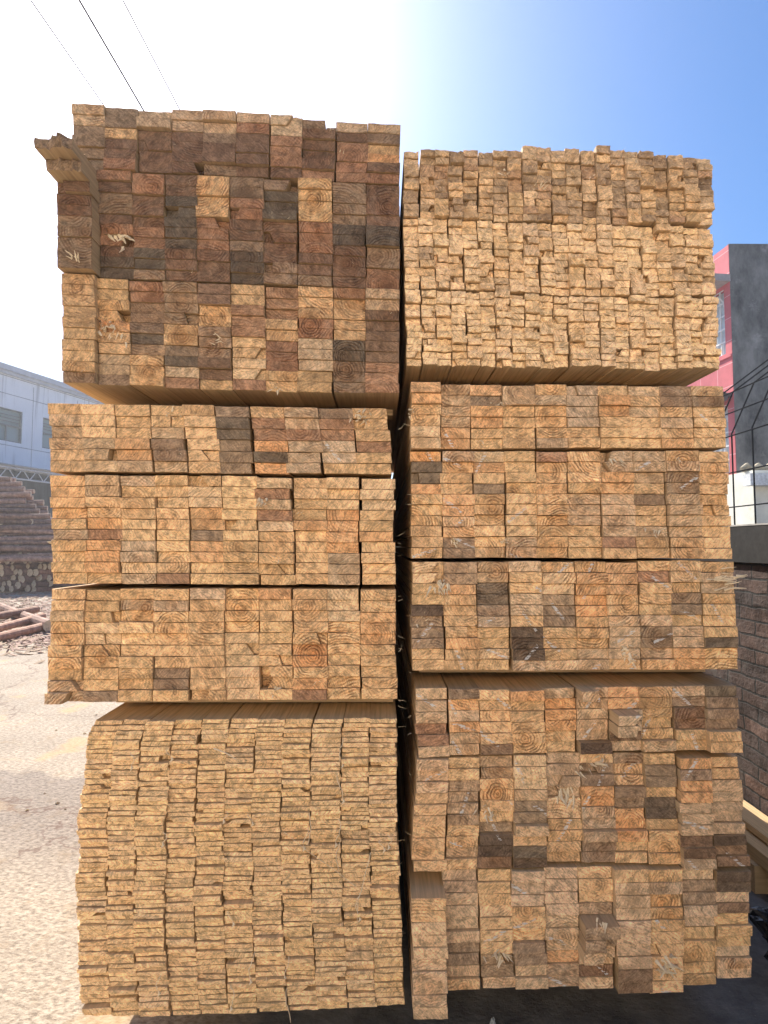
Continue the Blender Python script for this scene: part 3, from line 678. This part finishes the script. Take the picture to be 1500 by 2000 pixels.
pack('R6', 10, 10, 803, 1433, 1442, 805, [(0, 1097), (1, 1096)], [(0, 1310), (1, 1307)], p7, lift=1.13, ringp=.7, stain=.3, streak=.42, xj=.002,
     splits={(0, 0): (.7, .02), (0, 1): (.7, .02), (1, 6): (.65, .015)},
     over={(2, 2): 'dark grey', (2, 3): 'dark grey', (2, 4): 'grey brown', (0, 4): 'blackish', (3, 6): 'blackish', (3, 7): 'blackish', (3, 8): 'blackish', (1, 7): 'orange brown', (4, 4): 'grey brown', (4, 5): 'grey brown', (5, 3): 'orange brown', (5, 4): 'orange brown', (9, 7): 'dark grey', (9, 8): 'honey', (9, 9): 'honey', (9, 1): 'greyish tan',
           (9, 2): 'greyish tan', (7, 7): 'grey brown', (7, 6): 'grey brown', (8, 8): 'orange brown', (8, 9): 'orange brown', (7, 1): 'reddish brown', (8, 4): 'grey brown', (8, 3): 'grey brown', (3, 3): 'greyish tan', (3, 4): 'greyish tan'},
     spec={(9, 8): (1.3, .1, 0), (9, 9): (1.3, .1, 0), (9, 3): RG, (6, 5): RG, (5, 1): RG, (5, 2): RG})
pack('R7', 10, 6, 812, 1438, 1443, 815, [(0, 1347), (.5, 1343), (1, 1337)], [(0, 1480), (.25, 1474), (.6, 1466), (1, 1465)], p7, lift=1.13, ringp=.7, stain=.3, streak=.5, xj=.003, dj=.004,
     proud={(6, 2): .07, (6, 3): .07, (9, 4): .03, (9, 5): .03, (5, 0): .045, (5, 5): .025},
     splits={(6, 2): (.62, .055), (6, 3): (.62, .055), (5, 0): (.55, .045)},
     over={(0, 3): 'reddish brown', (0, 4): 'reddish brown', (2, 5): 'dark brown', (9, 0): 'dark grey', (5, 5): 'blackish', (8, 1): 'grey brown', (8, 2): 'dark brown', (8, 3): 'dark brown', (9, 1): 'grey brown', (9, 2): 'grey brown', (9, 3): 'grey brown', (6, 4): 'dark brown', (4, 1): 'orange brown', (4, 2): 'orange brown', (4, 3): 'orange brown', (0, 0): 'light tan', (1, 1): 'orange brown', (6, 0): 'orange brown', (7, 1): 'tan', (7, 2): 'tan', (1, 0): 'grey brown', (6, 2): 'greyish tan', (6, 3): 'greyish tan'})
pack('R8', 10, 10, 812, 1446, 1462, 804, [(0, 1483), (.25, 1476), (.6, 1468), (.8, 1474), (1, 1480)], [(0, 1702), (.2, 1697), (.35, 1694), (.5, 1684), (1, 1694)], p7, lift=1.13, ringp=.7, stain=.3, streak=.42, xj=.003, dj=.004,
     left=[(0, 813), (.5, 810), (1, 804)], right=[(0, 1444), (.5, 1452), (1, 1462)],
     proud={(8, r): .02 for r in range(10)}, splits={(4, 2): (.45, .012), (5, 1): (.45, .012), (4, 3): (.4, .012)},
     over={(2, 7): 'blackish', (2, 8): 'blackish', (2, 9): 'dark brown', (3, 8): 'dark grey', (3, 9): 'blackish', (2, 6): 'grey brown', (7, 4): 'dark grey', (7, 5): 'dark grey', (6, 3): 'grey brown', (6, 4): 'grey brown', (6, 0): 'grey brown', (7, 1): 'grey brown', (7, 2): 'grey brown', (8, 7): 'dark brown', (8, 8): 'dark brown', (9, 7): 'blackish', (9, 8): 'dark brown', (9, 9): 'dark brown', (8, 1): 'grey brown', (8, 0): 'orange brown',
           (5, 1): 'grey brown', (5, 2): 'grey brown', (5, 3): 'orange brown', (5, 4): 'orange brown', (1, 6): 'honey', (1, 7): 'honey', (7, 8): 'honey', (3, 4): 'grey brown', (3, 5): 'grey brown', (9, 2): 'greyish tan', (9, 3): 'greyish tan', (5, 8): 'grey brown', (5, 9): 'grey brown'},
     spec={(2, 1): RG, (2, 2): RG, (2, 3): RG, (3, 4): (.4, .2, 1), (3, 5): (.4, .2, 1)})
p9 = {'greyish tan': 5, 'tan': 4, 'grey brown': 2, 'honey': 1, 'orange brown': .5, 'light tan': .8}
pack('R9', 10, 10, 799, 1464, 1466, 806, [(0, 1702), (.3, 1699), (.6, 1690), (1, 1700)], [(0, 1935), (.12, 1930), (.4, 1931), (.55, 1931), (.75, 1932), (.8, 1928), (1, 1912)], p9, lift=1.25, individual=ALL, kind='plank', where='planks of the lowest pack, right stack',
     lab='{color} plank, {row}, {col} column, lowest pack of the right stack', ringp=.6, stain=.3, streak=.25, xj=.0025, dj=.004, drop={0: (32, 30), 9: (0, -6)},
     proud={**{(0, r): .05 for r in range(10)}, **{(6, r): .02 for r in range(10)}, **{(7, r): .014 for r in range(10)}, (5, 5): .05, (5, 6): .05, (5, 4): .05, (1, 9): .01}, splits={(5, 5): (.6, .03), (5, 6): (.6, .03), (2, 7): (.7, .015)},
     over={(9, 0): 'blackish', (9, 1): 'blackish', (9, 3): 'dark brown', (9, 4): 'tan', (9, 5): 'tan', (9, 6): 'tan', (8, 0): 'greyish tan', (8, 1): 'grey brown', (8, 2): 'grey brown', (2, 0): 'honey', (2, 1): 'honey', (2, 2): 'honey', (8, 5): 'honey', (8, 6): 'honey', (6, 8): 'dark brown', (6, 9): 'dark brown', (6, 0): 'honey', (3, 6): 'grey brown', (3, 7): 'grey brown', (1, 7): 'grey brown', (1, 6): 'grey brown', (5, 8): 'dark brown',
           (4, 4): 'greyish tan', (4, 5): 'greyish tan', (4, 6): 'greyish tan', (7, 1): 'greyish tan', (7, 2): 'tan'},
     spec={(7, 2): RG, (7, 3): RG, (9, 8): RG})
tag(STUFF['planks'].build('more_planks', [M_END, M_SIDE]), 'the other sawn planks of both stacks, packed in tight rows', 'planks', kind='stuff')
tag(STUFF['battens'].build('more_battens', [M_END, M_SIDE]), 'small square battens filling the top of the right stack', 'battens', kind='stuff')
tag(STUFF['laths'].build('more_laths', [M_END, M_SIDE]), 'thin laths filling the upper half of the lowest left pack', 'laths', kind='stuff')

# ---- bearers and thin spacers between the packs
def stick(name, label, cat, group, x0, x1, y0, y1, z0, z1, col='tan', rough=.001):
    mb = MB(); t = tint_of(col)
    mb.box((x0, y0, z0), (x1, y1, z1), 1); mb.wood = True
    sd_ = random.uniform(0, 50)
    for v in mb.v:
        mb.rp.append((v[1] * 1.0, v[0] + sd_, v[2])); mb.tint.append(t); mb.par.append((.4, .2, 0)); mb.sk.append((1, 0, 1))
    o = mb.build(name, [M_END, M_SIDE], loc=((x0 + x1) / 2, y0, z0)); return tag(o, label, cat, group)
def gapz(pa, pb): return at(750, pb, D0).z, at(750, pa, D0).z
gaps = [  # name, x0 px, x1 px, top py, bottom py, setback, label place
    (150, 770, 773, 787, .17, 'under the third pack of the left stack'), (110, 765, 928.5, 927.5, .10, None),
    (190, 770, 1371, 1400, .16, 'on top of the lath pack, left stack'), (810, 1385, 726, 749, .16, 'under the battens of the right stack'),
    (825, 1425, 1311, 1337, .16, 'under the sixth pack of the right stack')]
for a, b, t, bt, sb, pl_ in gaps:
    if not pl_: continue
    z0, z1 = gapz(t, bt)
    for k, yy in enumerate((D0 + sb, D0 + 1.2, D0 + 2.25)):
        if k: lab_ = None
        X0, X1 = at(a, 1000, D0).x, at(b, 1000, D0).x
        stick('bearer', ('front cross bearer ' if k == 0 else 'middle cross bearer ' if k == 1 else 'rear cross bearer ') + pl_, 'bearer', 'cross bearers between packs', X0, X1, yy, yy + .07, z0 + .001, z1 - .001, 'greyish tan')
# ground bearers
for a, b, nm, zt_ in ((190, 770, 'left', at(700, 1978, D0).z), (875, 1440, 'right', at(1000, 1934, D0).z)):
    for k, yy in enumerate((D0 + .42, D0 + 1.3, D0 + 2.2)):
        stick('bearer', ['front', 'middle', 'rear'][k] + ' ground bearer carrying the ' + nm + ' timber stack', 'bearer', 'bearers on the ground', at(a, 1000, D0).x, at(b, 1000, D0).x, yy, yy + .1, .002, zt_ - .004, 'grey brown')

# ---- splinters and loose fibres
M_SPL = simple('pale_splinter', (.85, .70, .48), 60, .2, .8, bump=0)
def spike(mb, base, d, ln, wd_, curl=.3):
    d = Vector(d).normalized(); side = d.cross(Vector((random.uniform(-1, 1), random.uniform(-1, 1), random.uniform(-1, 1)))).normalized()
    pts = []; p = Vector(base); dd_ = d.copy(); n = 4
    for i in range(n + 1):
        pts.append(p.copy()); p += dd_ * ln / n; dd_ = (dd_ + side * random.uniform(-curl, curl)).normalized()
    mb.tube(pts, [wd_ * (1 - i / (n + .6)) for i in range(n + 1)], 4)
def owner(px, py):
    return min(REG, key=lambda r: (r[3] - px) ** 2 + 4 * (r[4] - py) ** 2)
tufts = [(218, 640, .045, 22, 0), (230, 455, .05, 12, 0), (433, 662, .03, 10, 0), (702, 815, .035, 26, 0), (513, 978, .03, 14, 0), (583, 1003, .018, 10, 0), (540, 1345, .028, 16, 0), (332, 812, .025, 10, 0), (545, 1095, .016, 8, 0),
         (648, 252, .012, 5, 0), (668, 300, .02, 3, 0), (148, 505, .03, 10, 0), (160, 300, .03, 8, 0), (545, 760, .025, 9, 0), (105, 1060, .016, 6, 0),
         (858, 1140, .045, 16, 0), (828, 1215, .03, 8, 0), (1412, 1132, .05, 26, 1), (1230, 1280, .04, 18, 0), (1105, 1545, .05, 18, 0), (972, 1862, .04, 20, 2), (1300, 1885, .045, 22, 2), (1180, 1800, .03, 8, 0),
         (1165, 1490, .04, 12, 0), (890, 1057, .025, 16, 0), (990, 1060, .02, 8, 0), (1210, 893, .03, 10, 0), (1308, 860, .015, 4, 0), (1325, 897, .02, 8, 0), (1275, 1035, .03, 8, 0), (975, 790, .025, 14, 0), (955, 1590, .035, 14, 0),
         (940, 860, .02, 10, 0), (1130, 1500, .03, 6, 0), (1300, 1040, .02, 6, 0), (800, 805, .02, 6, 0), (860, 330, .05, 6, 3), (985, 335, .03, 6, 0), (1050, 370, .03, 8, 0), (1155, 345, .02, 6, 0), (1115, 565, .03, 4, 3), (1195, 680, .02, 6, 0)]
LOOSE = MB()
for px, py, sz, n, md in tufts:
    rec = owner(px, py); mb = MB() if rec[6] is not None else LOOSE
    base = at(px, py, rec[5])
    d0 = Vector((random.uniform(-.5, .5), random.uniform(-.9, -.3), random.uniform(-.9, .3)))
    for k in range(int(n * .8)):
        off = Vector((random.gauss(0, sz * .38), 0, random.gauss(0, sz * .30)))
        if md == 1: d = (random.uniform(.6, 1.2), -.5, random.uniform(-.15, .35))
        elif md == 2: d = (random.uniform(-1, 1), random.uniform(-1.2, -.2), random.uniform(-.8, .8))
        elif md == 3: d = (random.uniform(-.2, .2), -.25, -1)
        else: d = d0 + Vector((random.gauss(0, .28), random.gauss(0, .2), random.gauss(0, .28)))
        spike(mb, base + off + Vector((0, .003, 0)), d, sz * random.uniform(.35, 1.0), sz * random.uniform(.05, .17) * (1 if md != 1 else .6))
    if rec[6] is not None: mb.build('splinters', [M_SPL], rec[6], loc=rec[6].location)
# hanging fibres on the lath pack
fib = [(603, 1588, 1650), (598, 1615, 1652), (660, 1600, 1645), (662, 1640, 1700), (718, 1665, 1805), (745, 1640, 1655), (492, 1860, 1912), (560, 1868, 1905), (563, 1930, 1998), (452, 1925, 1965), (320, 1625, 1645), (488, 1590, 1604), (668, 1440, 1490), (330, 1462, 1478), (664, 1510, 1560), (257, 1470, 1495), (310, 1905, 1935), (760, 1632, 1650), (450, 1780, 1800), (700, 1745, 1790), (440, 1585, 1600)]
for px, a, b in fib:
    rec = owner(px, a); mb = MB() if rec[6] is not None else LOOSE
    pts = []; n = 9
    for i in range(n + 1):
        t = i / n; pts.append(at(px + 5 * math.sin(t * 4 + px) + (18 * t if abs(px - 718) < 1 else 0) * -1 + random.gauss(0, .8), a + (b - a) * t, rec[5] - .008 - .012 * math.sin(math.pi * t)))
    mb.tube(pts, [.0011] * n + [.0005], 4)
    if b - a < 60: mb.tube([pts[-1], pts[-1] + Vector((.004, -.002, -.006)), pts[-1] + Vector((-.002, -.003, -.014))], [.001, .004, .0008], 5)
    if rec[6] is not None: mb.build('loose_fibre', [M_SPL], rec[6], loc=rec[6].location)
mb = LOOSE
mb.tube([at(555, 1625, D0 - .01), at(600, 1662, D0 - .02), at(655, 1700, D0 - .012), at(695, 1732, D0 - .012)], .0007, 4)
mb.tube([at(418, 1462, D0 - .012), at(440, 1470, D0 - .03), at(462, 1483, D0 - .03)], [.0022, .0018, .0008], 4)
for k in range(260):   # fine whiskers along board edges
    rec = random.choice([r for r in REG[::3] if r[5] < D0 + .02])
    b_ = at(rec[3] + random.uniform(-25, 25) * (.4 if rec[0][0] == 'R' and rec[0][1] in '123' else 1), rec[4] + random.choice((-8, 8)) * .6, rec[5] - .001)
    spike(mb, b_, (random.uniform(-1, 1), -.8, random.uniform(-1, .6)), random.uniform(.006, .018), random.uniform(.0004, .0010), .5)
for k in range(26):    # whiskers in the gap between the stacks
    sidex = random.choice((778, 803)); b_ = at(sidex, random.uniform(760, 1950), D0 + random.uniform(.0, .05))
    spike(mb, b_, (1 if sidex == 778 else -1, -.4, random.uniform(-.8, .8)), random.uniform(.01, .03), .0008, .6)
tag(mb.build('loose_splinters', [M_SPL]), 'stray pale splinters and fibres sticking out between the boards', 'splinters', kind='stuff')

# ================================================================ LOG PILES
def bark_mat(name, a, b):
    s = NT(name); v = s.objc(); nz_ = s.noise(v, 9, 5, .7)
    c = s.mix(s.ramp(nz_, [(.33, 0.0), (.66, 1.0)]), (*a, 1), (*b, 1))
    c = s.mix(s.ramp(s.noise(v, 26, 3, .6), [(.64, 0.0), (.72, .5)]), c, (.42, .33, .25, 1))
    oi = s.n('ShaderNodeObjectInfo'); c = s.mix(1, c, s.ramp(oi.outputs['Random'], [(0.0, .72), (1.0, 1.3)]), 'MULTIPLY')
    s.l(c, s.b.inputs['Base Color']); s.bump(nz_, .6, .02); return s.m
M_BARK = bark_mat('pine_bark', (.15, .085, .062), (.40, .25, .185)); M_BARK2 = bark_mat('peeled_bark', (.30, .15, .095), (.55, .33, .22))
M_CUT = simple('log_cut', (.62, .50, .36), 18, .3, spots=(.55, (.22, .16, .1, 1), .5))
def log_mesh(n=12, r=.075, L=4.0):
    mb = MB(); k = 7; pts = []; rd = []
    bx_, bz = random.gauss(0, .02), random.gauss(0, .02)
    for i in range(k):
        t = i / (k - 1); pts.append((bx_ * math.sin(math.pi * t), L * t, bz * math.sin(math.pi * t))); rd.append(r * (1.12 - .26 * t) * random.uniform(.96, 1.04))
    mb.tube(pts, rd, n, 0, 1); return mb
protos = []
for k in range(6):
    mb = log_mesh(); me_o = mb.build('log', [M_BARK, M_CUT], smooth=False); protos.append(me_o)
used = set()
def put_log(i, loc, az, el, sc, label, group, mat2=False):
    base = protos[i % 6]
    if i % 6 in used or mat2:
        o = base.copy(); COL.objects.link(o)
        if mat2:
            o.data = base.data.copy(); o.data.materials[0] = M_BARK2
    else: o = base; used.add(i % 6)
    o.location = loc; o.rotation_euler = (el, random.uniform(0, 6.28) * 0, -az); o.scale = (sc[0], sc[1], sc[0])
    return tag(o, label, 'log', group)
A38 = R(16); cnt = 0
pdv = Vector((math.sin(A38), math.cos(A38), 0)); fl_ = Vector((1, .25, 0)).normalized()
PB = at_z(52, 1158, 0)
for row in range(16):
    for c_ in range(19):
        lat = -2.6 + c_ * .235 + (row % 2) * .117 + random.gauss(0, .03)
        hz = .10 + row * .178 + random.gauss(0, .022)
        if hz > 1.5 + random.gauss(0, .2) and random.random() < .6 or hz > 2.5: continue
        back = row * .05 + abs(random.gauss(0, .16)) + (random.uniform(.4, 1.6) if random.random() < (.12 if row < 6 else .45) else 0) + max(0, lat) * max(0, row - 5) * .25
        P_ = PB + fl_ * lat + pdv * back; P_.z = hz
        pxx = 741 + F * P_.x / P_.y
        if not -22 < pxx < 106: continue
        cnt += 1
        put_log(cnt, P_, A38 + random.gauss(.05, .10), random.gauss(0, .014), (random.uniform(1.0, 1.5), random.uniform(.85, 1.1)),
                'grey log with sawn butt, %s row up, %s across, far log heap' % (ORD[row + 1], ORD[c_ + 1]), 'logs with sawn butts in the far heap')
# logs laid lengthwise, their right hand ends stepping down
for row in range(16):
    for c_ in range(2):
        py = 935 + row * 10.5 + c_ * 4 + random.gauss(0, 1)
        xe = 24 + row * 9.5 + c_ * 14 + random.uniform(-12, 12)
        P_ = at(xe, py, 20.1 - row * .085 + c_ * .3); cnt += 1
        put_log(cnt, P_, R(-103) + random.gauss(0, .07), random.gauss(-.02, .025), (random.uniform(.85, 1.3), random.uniform(.9, 1.1)),
                'lengthwise bark log, %s row down, %s deep, left part of the log heap' % (ORD[row + 1], ORD[c_ + 1]), 'lengthwise logs at left of the far heap')
fl = [((-60, 1160), (97, 1222), 1.25, 'thick grey log slanting down to the right beside loose orange logs', 0), ((-90, 1215), (72, 1186), .9, 'upper peeled orange log lying on the yard at left', 1),
      ((-80, 1240), (82, 1200), .95, 'middle peeled orange log lying on the yard at left', 1), ((-80, 1258), (95, 1218), 1.0, 'lowest peeled orange log lying on the yard at left', 1), ((-90, 1222), (28, 1193), .8, 'short dark log end behind the peeled orange logs', 0)]
for k, (a, b, sc_, lb, o2) in enumerate(fl):
    z = .09 + (.10 if k in (1,) else 0.05 if k == 2 else 0)
    A = at_z(a[0], a[1] + 4, z); B = at_z(b[0], b[1] + 4, z)
    if k == 0: A.z = .22; B.z = .12
    d = A - B; L_ = d.length; cnt += 1
    o = put_log(cnt, B, 0, 0, (sc_ * .95, max(L_, 2.5) / 4), lb, 'loose logs lying in front of the heap', bool(o2))
    if not o2 and o.data.users > 0: pass
    o.rotation_euler = d.to_track_quat('Y', 'Z').to_euler()
# bark litter
mb = MB()
for k in range(2600):
    p_ = at_z(random.uniform(-60, 180), random.uniform(1150, 1262), .01); 
    p_.x += random.gauss(0, .2); p_.y += random.gauss(0, .5)
    a = random.uniform(0, 3.14); l, w_ = random.uniform(.03, .13), random.uniform(.008, .03)
    dx, dy = Vector((math.cos(a) * l, math.sin(a) * l * .6, random.uniform(-.01, .03))), Vector((-math.sin(a) * w_, math.cos(a) * w_, .004))
    mb.quadbox([p_ - dx - dy, p_ + dx - dy, p_ + dx + dy, p_ - dx + dy], (0, 0, 1), .006, random.choice((0, 0, 1)))
tag(mb.build('bark_litter', [M_BARK, simple('bark_chip', (.40, .28, .18), 20, .3)]), 'bark strips and wood chips scattered before the log pile', 'bark', kind='stuff')

# ================================================================ SMALL THINGS AROUND THE BASE
def crumple(name, loc, sc, mat, label, cat, seed=0, amp=.45):
    import bmesh
    bm = bmesh.new(); bmesh.ops.create_icosphere(bm, subdivisions=4, radius=1)
    for v in bm.verts:
        d = noise.fractal(v.co * 1.6 + Vector((seed, 0, 0)), 1, 2, 4) * amp + abs(noise.noise(v.co * 4 + Vector((0, seed, 0)))) * -.25
        v.co = v.co * (1 + d); v.co = Vector((v.co.x * sc[0], v.co.y * sc[1], max(-sc[2] * .9, v.co.z * sc[2])))
    zmin = min(v.co.z for v in bm.verts)
    for v in bm.verts: v.co.z -= zmin
    me = bpy.data.meshes.new(name); bm.to_mesh(me); bm.free(); me.materials.append(mat)
    o = bpy.data.objects.new(name, me); COL.objects.link(o); o.location = loc; return tag(o, label, cat)
def plastic(name, col, r=.25, alt=None):
    s = NT(name); v = s.objc(); n_ = s.noise(v, 14, 4, .6)
    c = s.mix(s.ramp(s.noise(v, 6, 4, .6), [(.45, 0.0), (.6, 1.0)]), (*col, 1), (*(alt or col), 1))
    s.l(c, s.b.inputs['Base Color']); s.b.inputs['Roughness'].default_value = r; s.bump(n_, .5, .02); return s.m
g_ = at_z(1500, 1868, 0); 
sack = empty('rubbish_sack', (1.37, 1.98, .001), 'shiny black rubbish sack tied with a pale top beside the right stack', 'sack')
o = crumple('bag', (0, 0, 0), (.105, .15, .15), plastic('black_plastic', (.012, .012, .013), .22), None, None, 3); o.parent = sack
o = crumple('pale_top', (-.02, 0, .235), (.055, .07, .05), plastic('white_plastic', (.45, .47, .50), .3, (.2, .21, .22)), None, None, 8); o.parent = sack
P = at_z(775, 1996, .0)
crumple('plastic_scrap', (at(788, 1990, D0 - .05).x, D0 - .03, .001), (.035, .03, .04), plastic('grey_film', (.22, .23, .25), .2, (.06, .06, .07)), 'larger crumpled grey plastic film at the foot of the gap', 'plastic scrap', 5)
crumple('plastic_scrap', (at(740, 1990, D0 - .05).x, D0 - .02, .001), (.028, .025, .03), plastic('grey_film_two', (.16, .17, .18), .2, (.05, .05, .06)), 'small crumpled grey plastic film under the lath pack corner', 'plastic scrap', 9)
crumple('plastic_scrap', (at(962, 1945, D0 + .12).x, D0 + .12, .001), (.010, .010, .018), plastic('pale_film', (.4, .42, .42), .3, (.2, .2, .2)), 'little pale scrap standing under the right stack', 'plastic scrap', 12)
m = MB(); X0 = at(355, 1996, D0 - .12); 
mb = MB(); a0 = at_z(380, 1990, .05)
CUR['lift'] = 1
stick('offcut_board', 'grey offcut board lying on the ground under the lath pack', 'board', None, at(350, 2000, D0 - .05).x, at(520, 2000, D0 - .05).x, D0 - .16, D0 - .06, .003, .028, 'greyish tan')
# timbers lying along the foot of the brick wall
def lay(x0, x1, y0, y1, z0, z1, col, lb):
    mb = MB(); wood_piece(mb, [(x0, z1), (x1, z1), (x1, z0), (x0, z0)], y0, y1 - y0, tint_of(col), (x0 - .05, z0 - .05), random.uniform(0, 40), (.4, .3, 0), (0, 9, 9))
    tag(mb.build('loose_beam', [M_END, M_SIDE], loc=(x0, y0, z0)), lb, 'beam', 'beams lying along the brick wall')
lay(1.66, 1.745, 1.9, 4.6, .186, .216, 'light tan', 'pale sawn beam on top beside the brick wall')
lay(1.60, 1.70, 2.0, 4.4, .12, .178, 'grey brown', 'grey brown beam just under the pale beam by the wall')
lay(1.76, 1.86, 1.6, 4.7, .12, .17, 'dark brown', 'dark beam hugging the brick wall base')
for k, yy in enumerate((2.55, 4.2)):
    stick('bearer', ['near', 'far'][k] + ' dark block propping the beams beside the brick wall', 'block', 'blocks under the wall beams', 1.58, 1.87, yy, yy + .12, .002, .116, 'blackish')
# pebbles and chips near the base
mb = MB()
for k in range(140):
    x, y = random.uniform(-2.6, 1.8), random.uniform(1.0, 6.0)
    if x > -.95 and y > 1.7 and x < 1.15: continue
    r_ = random.uniform(.002, .009)
    mb.tube([(x - r_, y, r_ * .5), (x, y, r_ * .9), (x + r_ * 1.5, y + r_, r_ * .4)], [r_ * .4, r_ * .8, r_ * .3], 5, random.choice((0, 1)))
tag(mb.build('grit_and_chips', [simple('grit', (.5, .43, .34), 40, .2), M_SPL]), 'scattered grit and wood chips on the yard around the stacks', 'grit', kind='stuff')

# ================================================================ HAZE (thin air volume added to brighten the far buildings)
hz_m = bpy.data.materials.new('added_haze_air'); hz_m.use_nodes = True; ht = hz_m.node_tree; ht.nodes.clear()
ho = ht.nodes.new('ShaderNodeOutputMaterial'); hv = ht.nodes.new('ShaderNodeVolumePrincipled')
hv.inputs['Color'].default_value = (.93, .96, 1, 1); hv.inputs['Density'].default_value = .0021; hv.inputs['Anisotropy'].default_value = .45
ht.links.new(hv.outputs[0], ho.inputs['Volume'])
m = MB(); m.box((-60, -40, -1), (60, 90, 18)); tag(m.build('added_haze', [hz_m]), 'thin air volume added to brighten the far background', 'added_haze', kind='stuff')
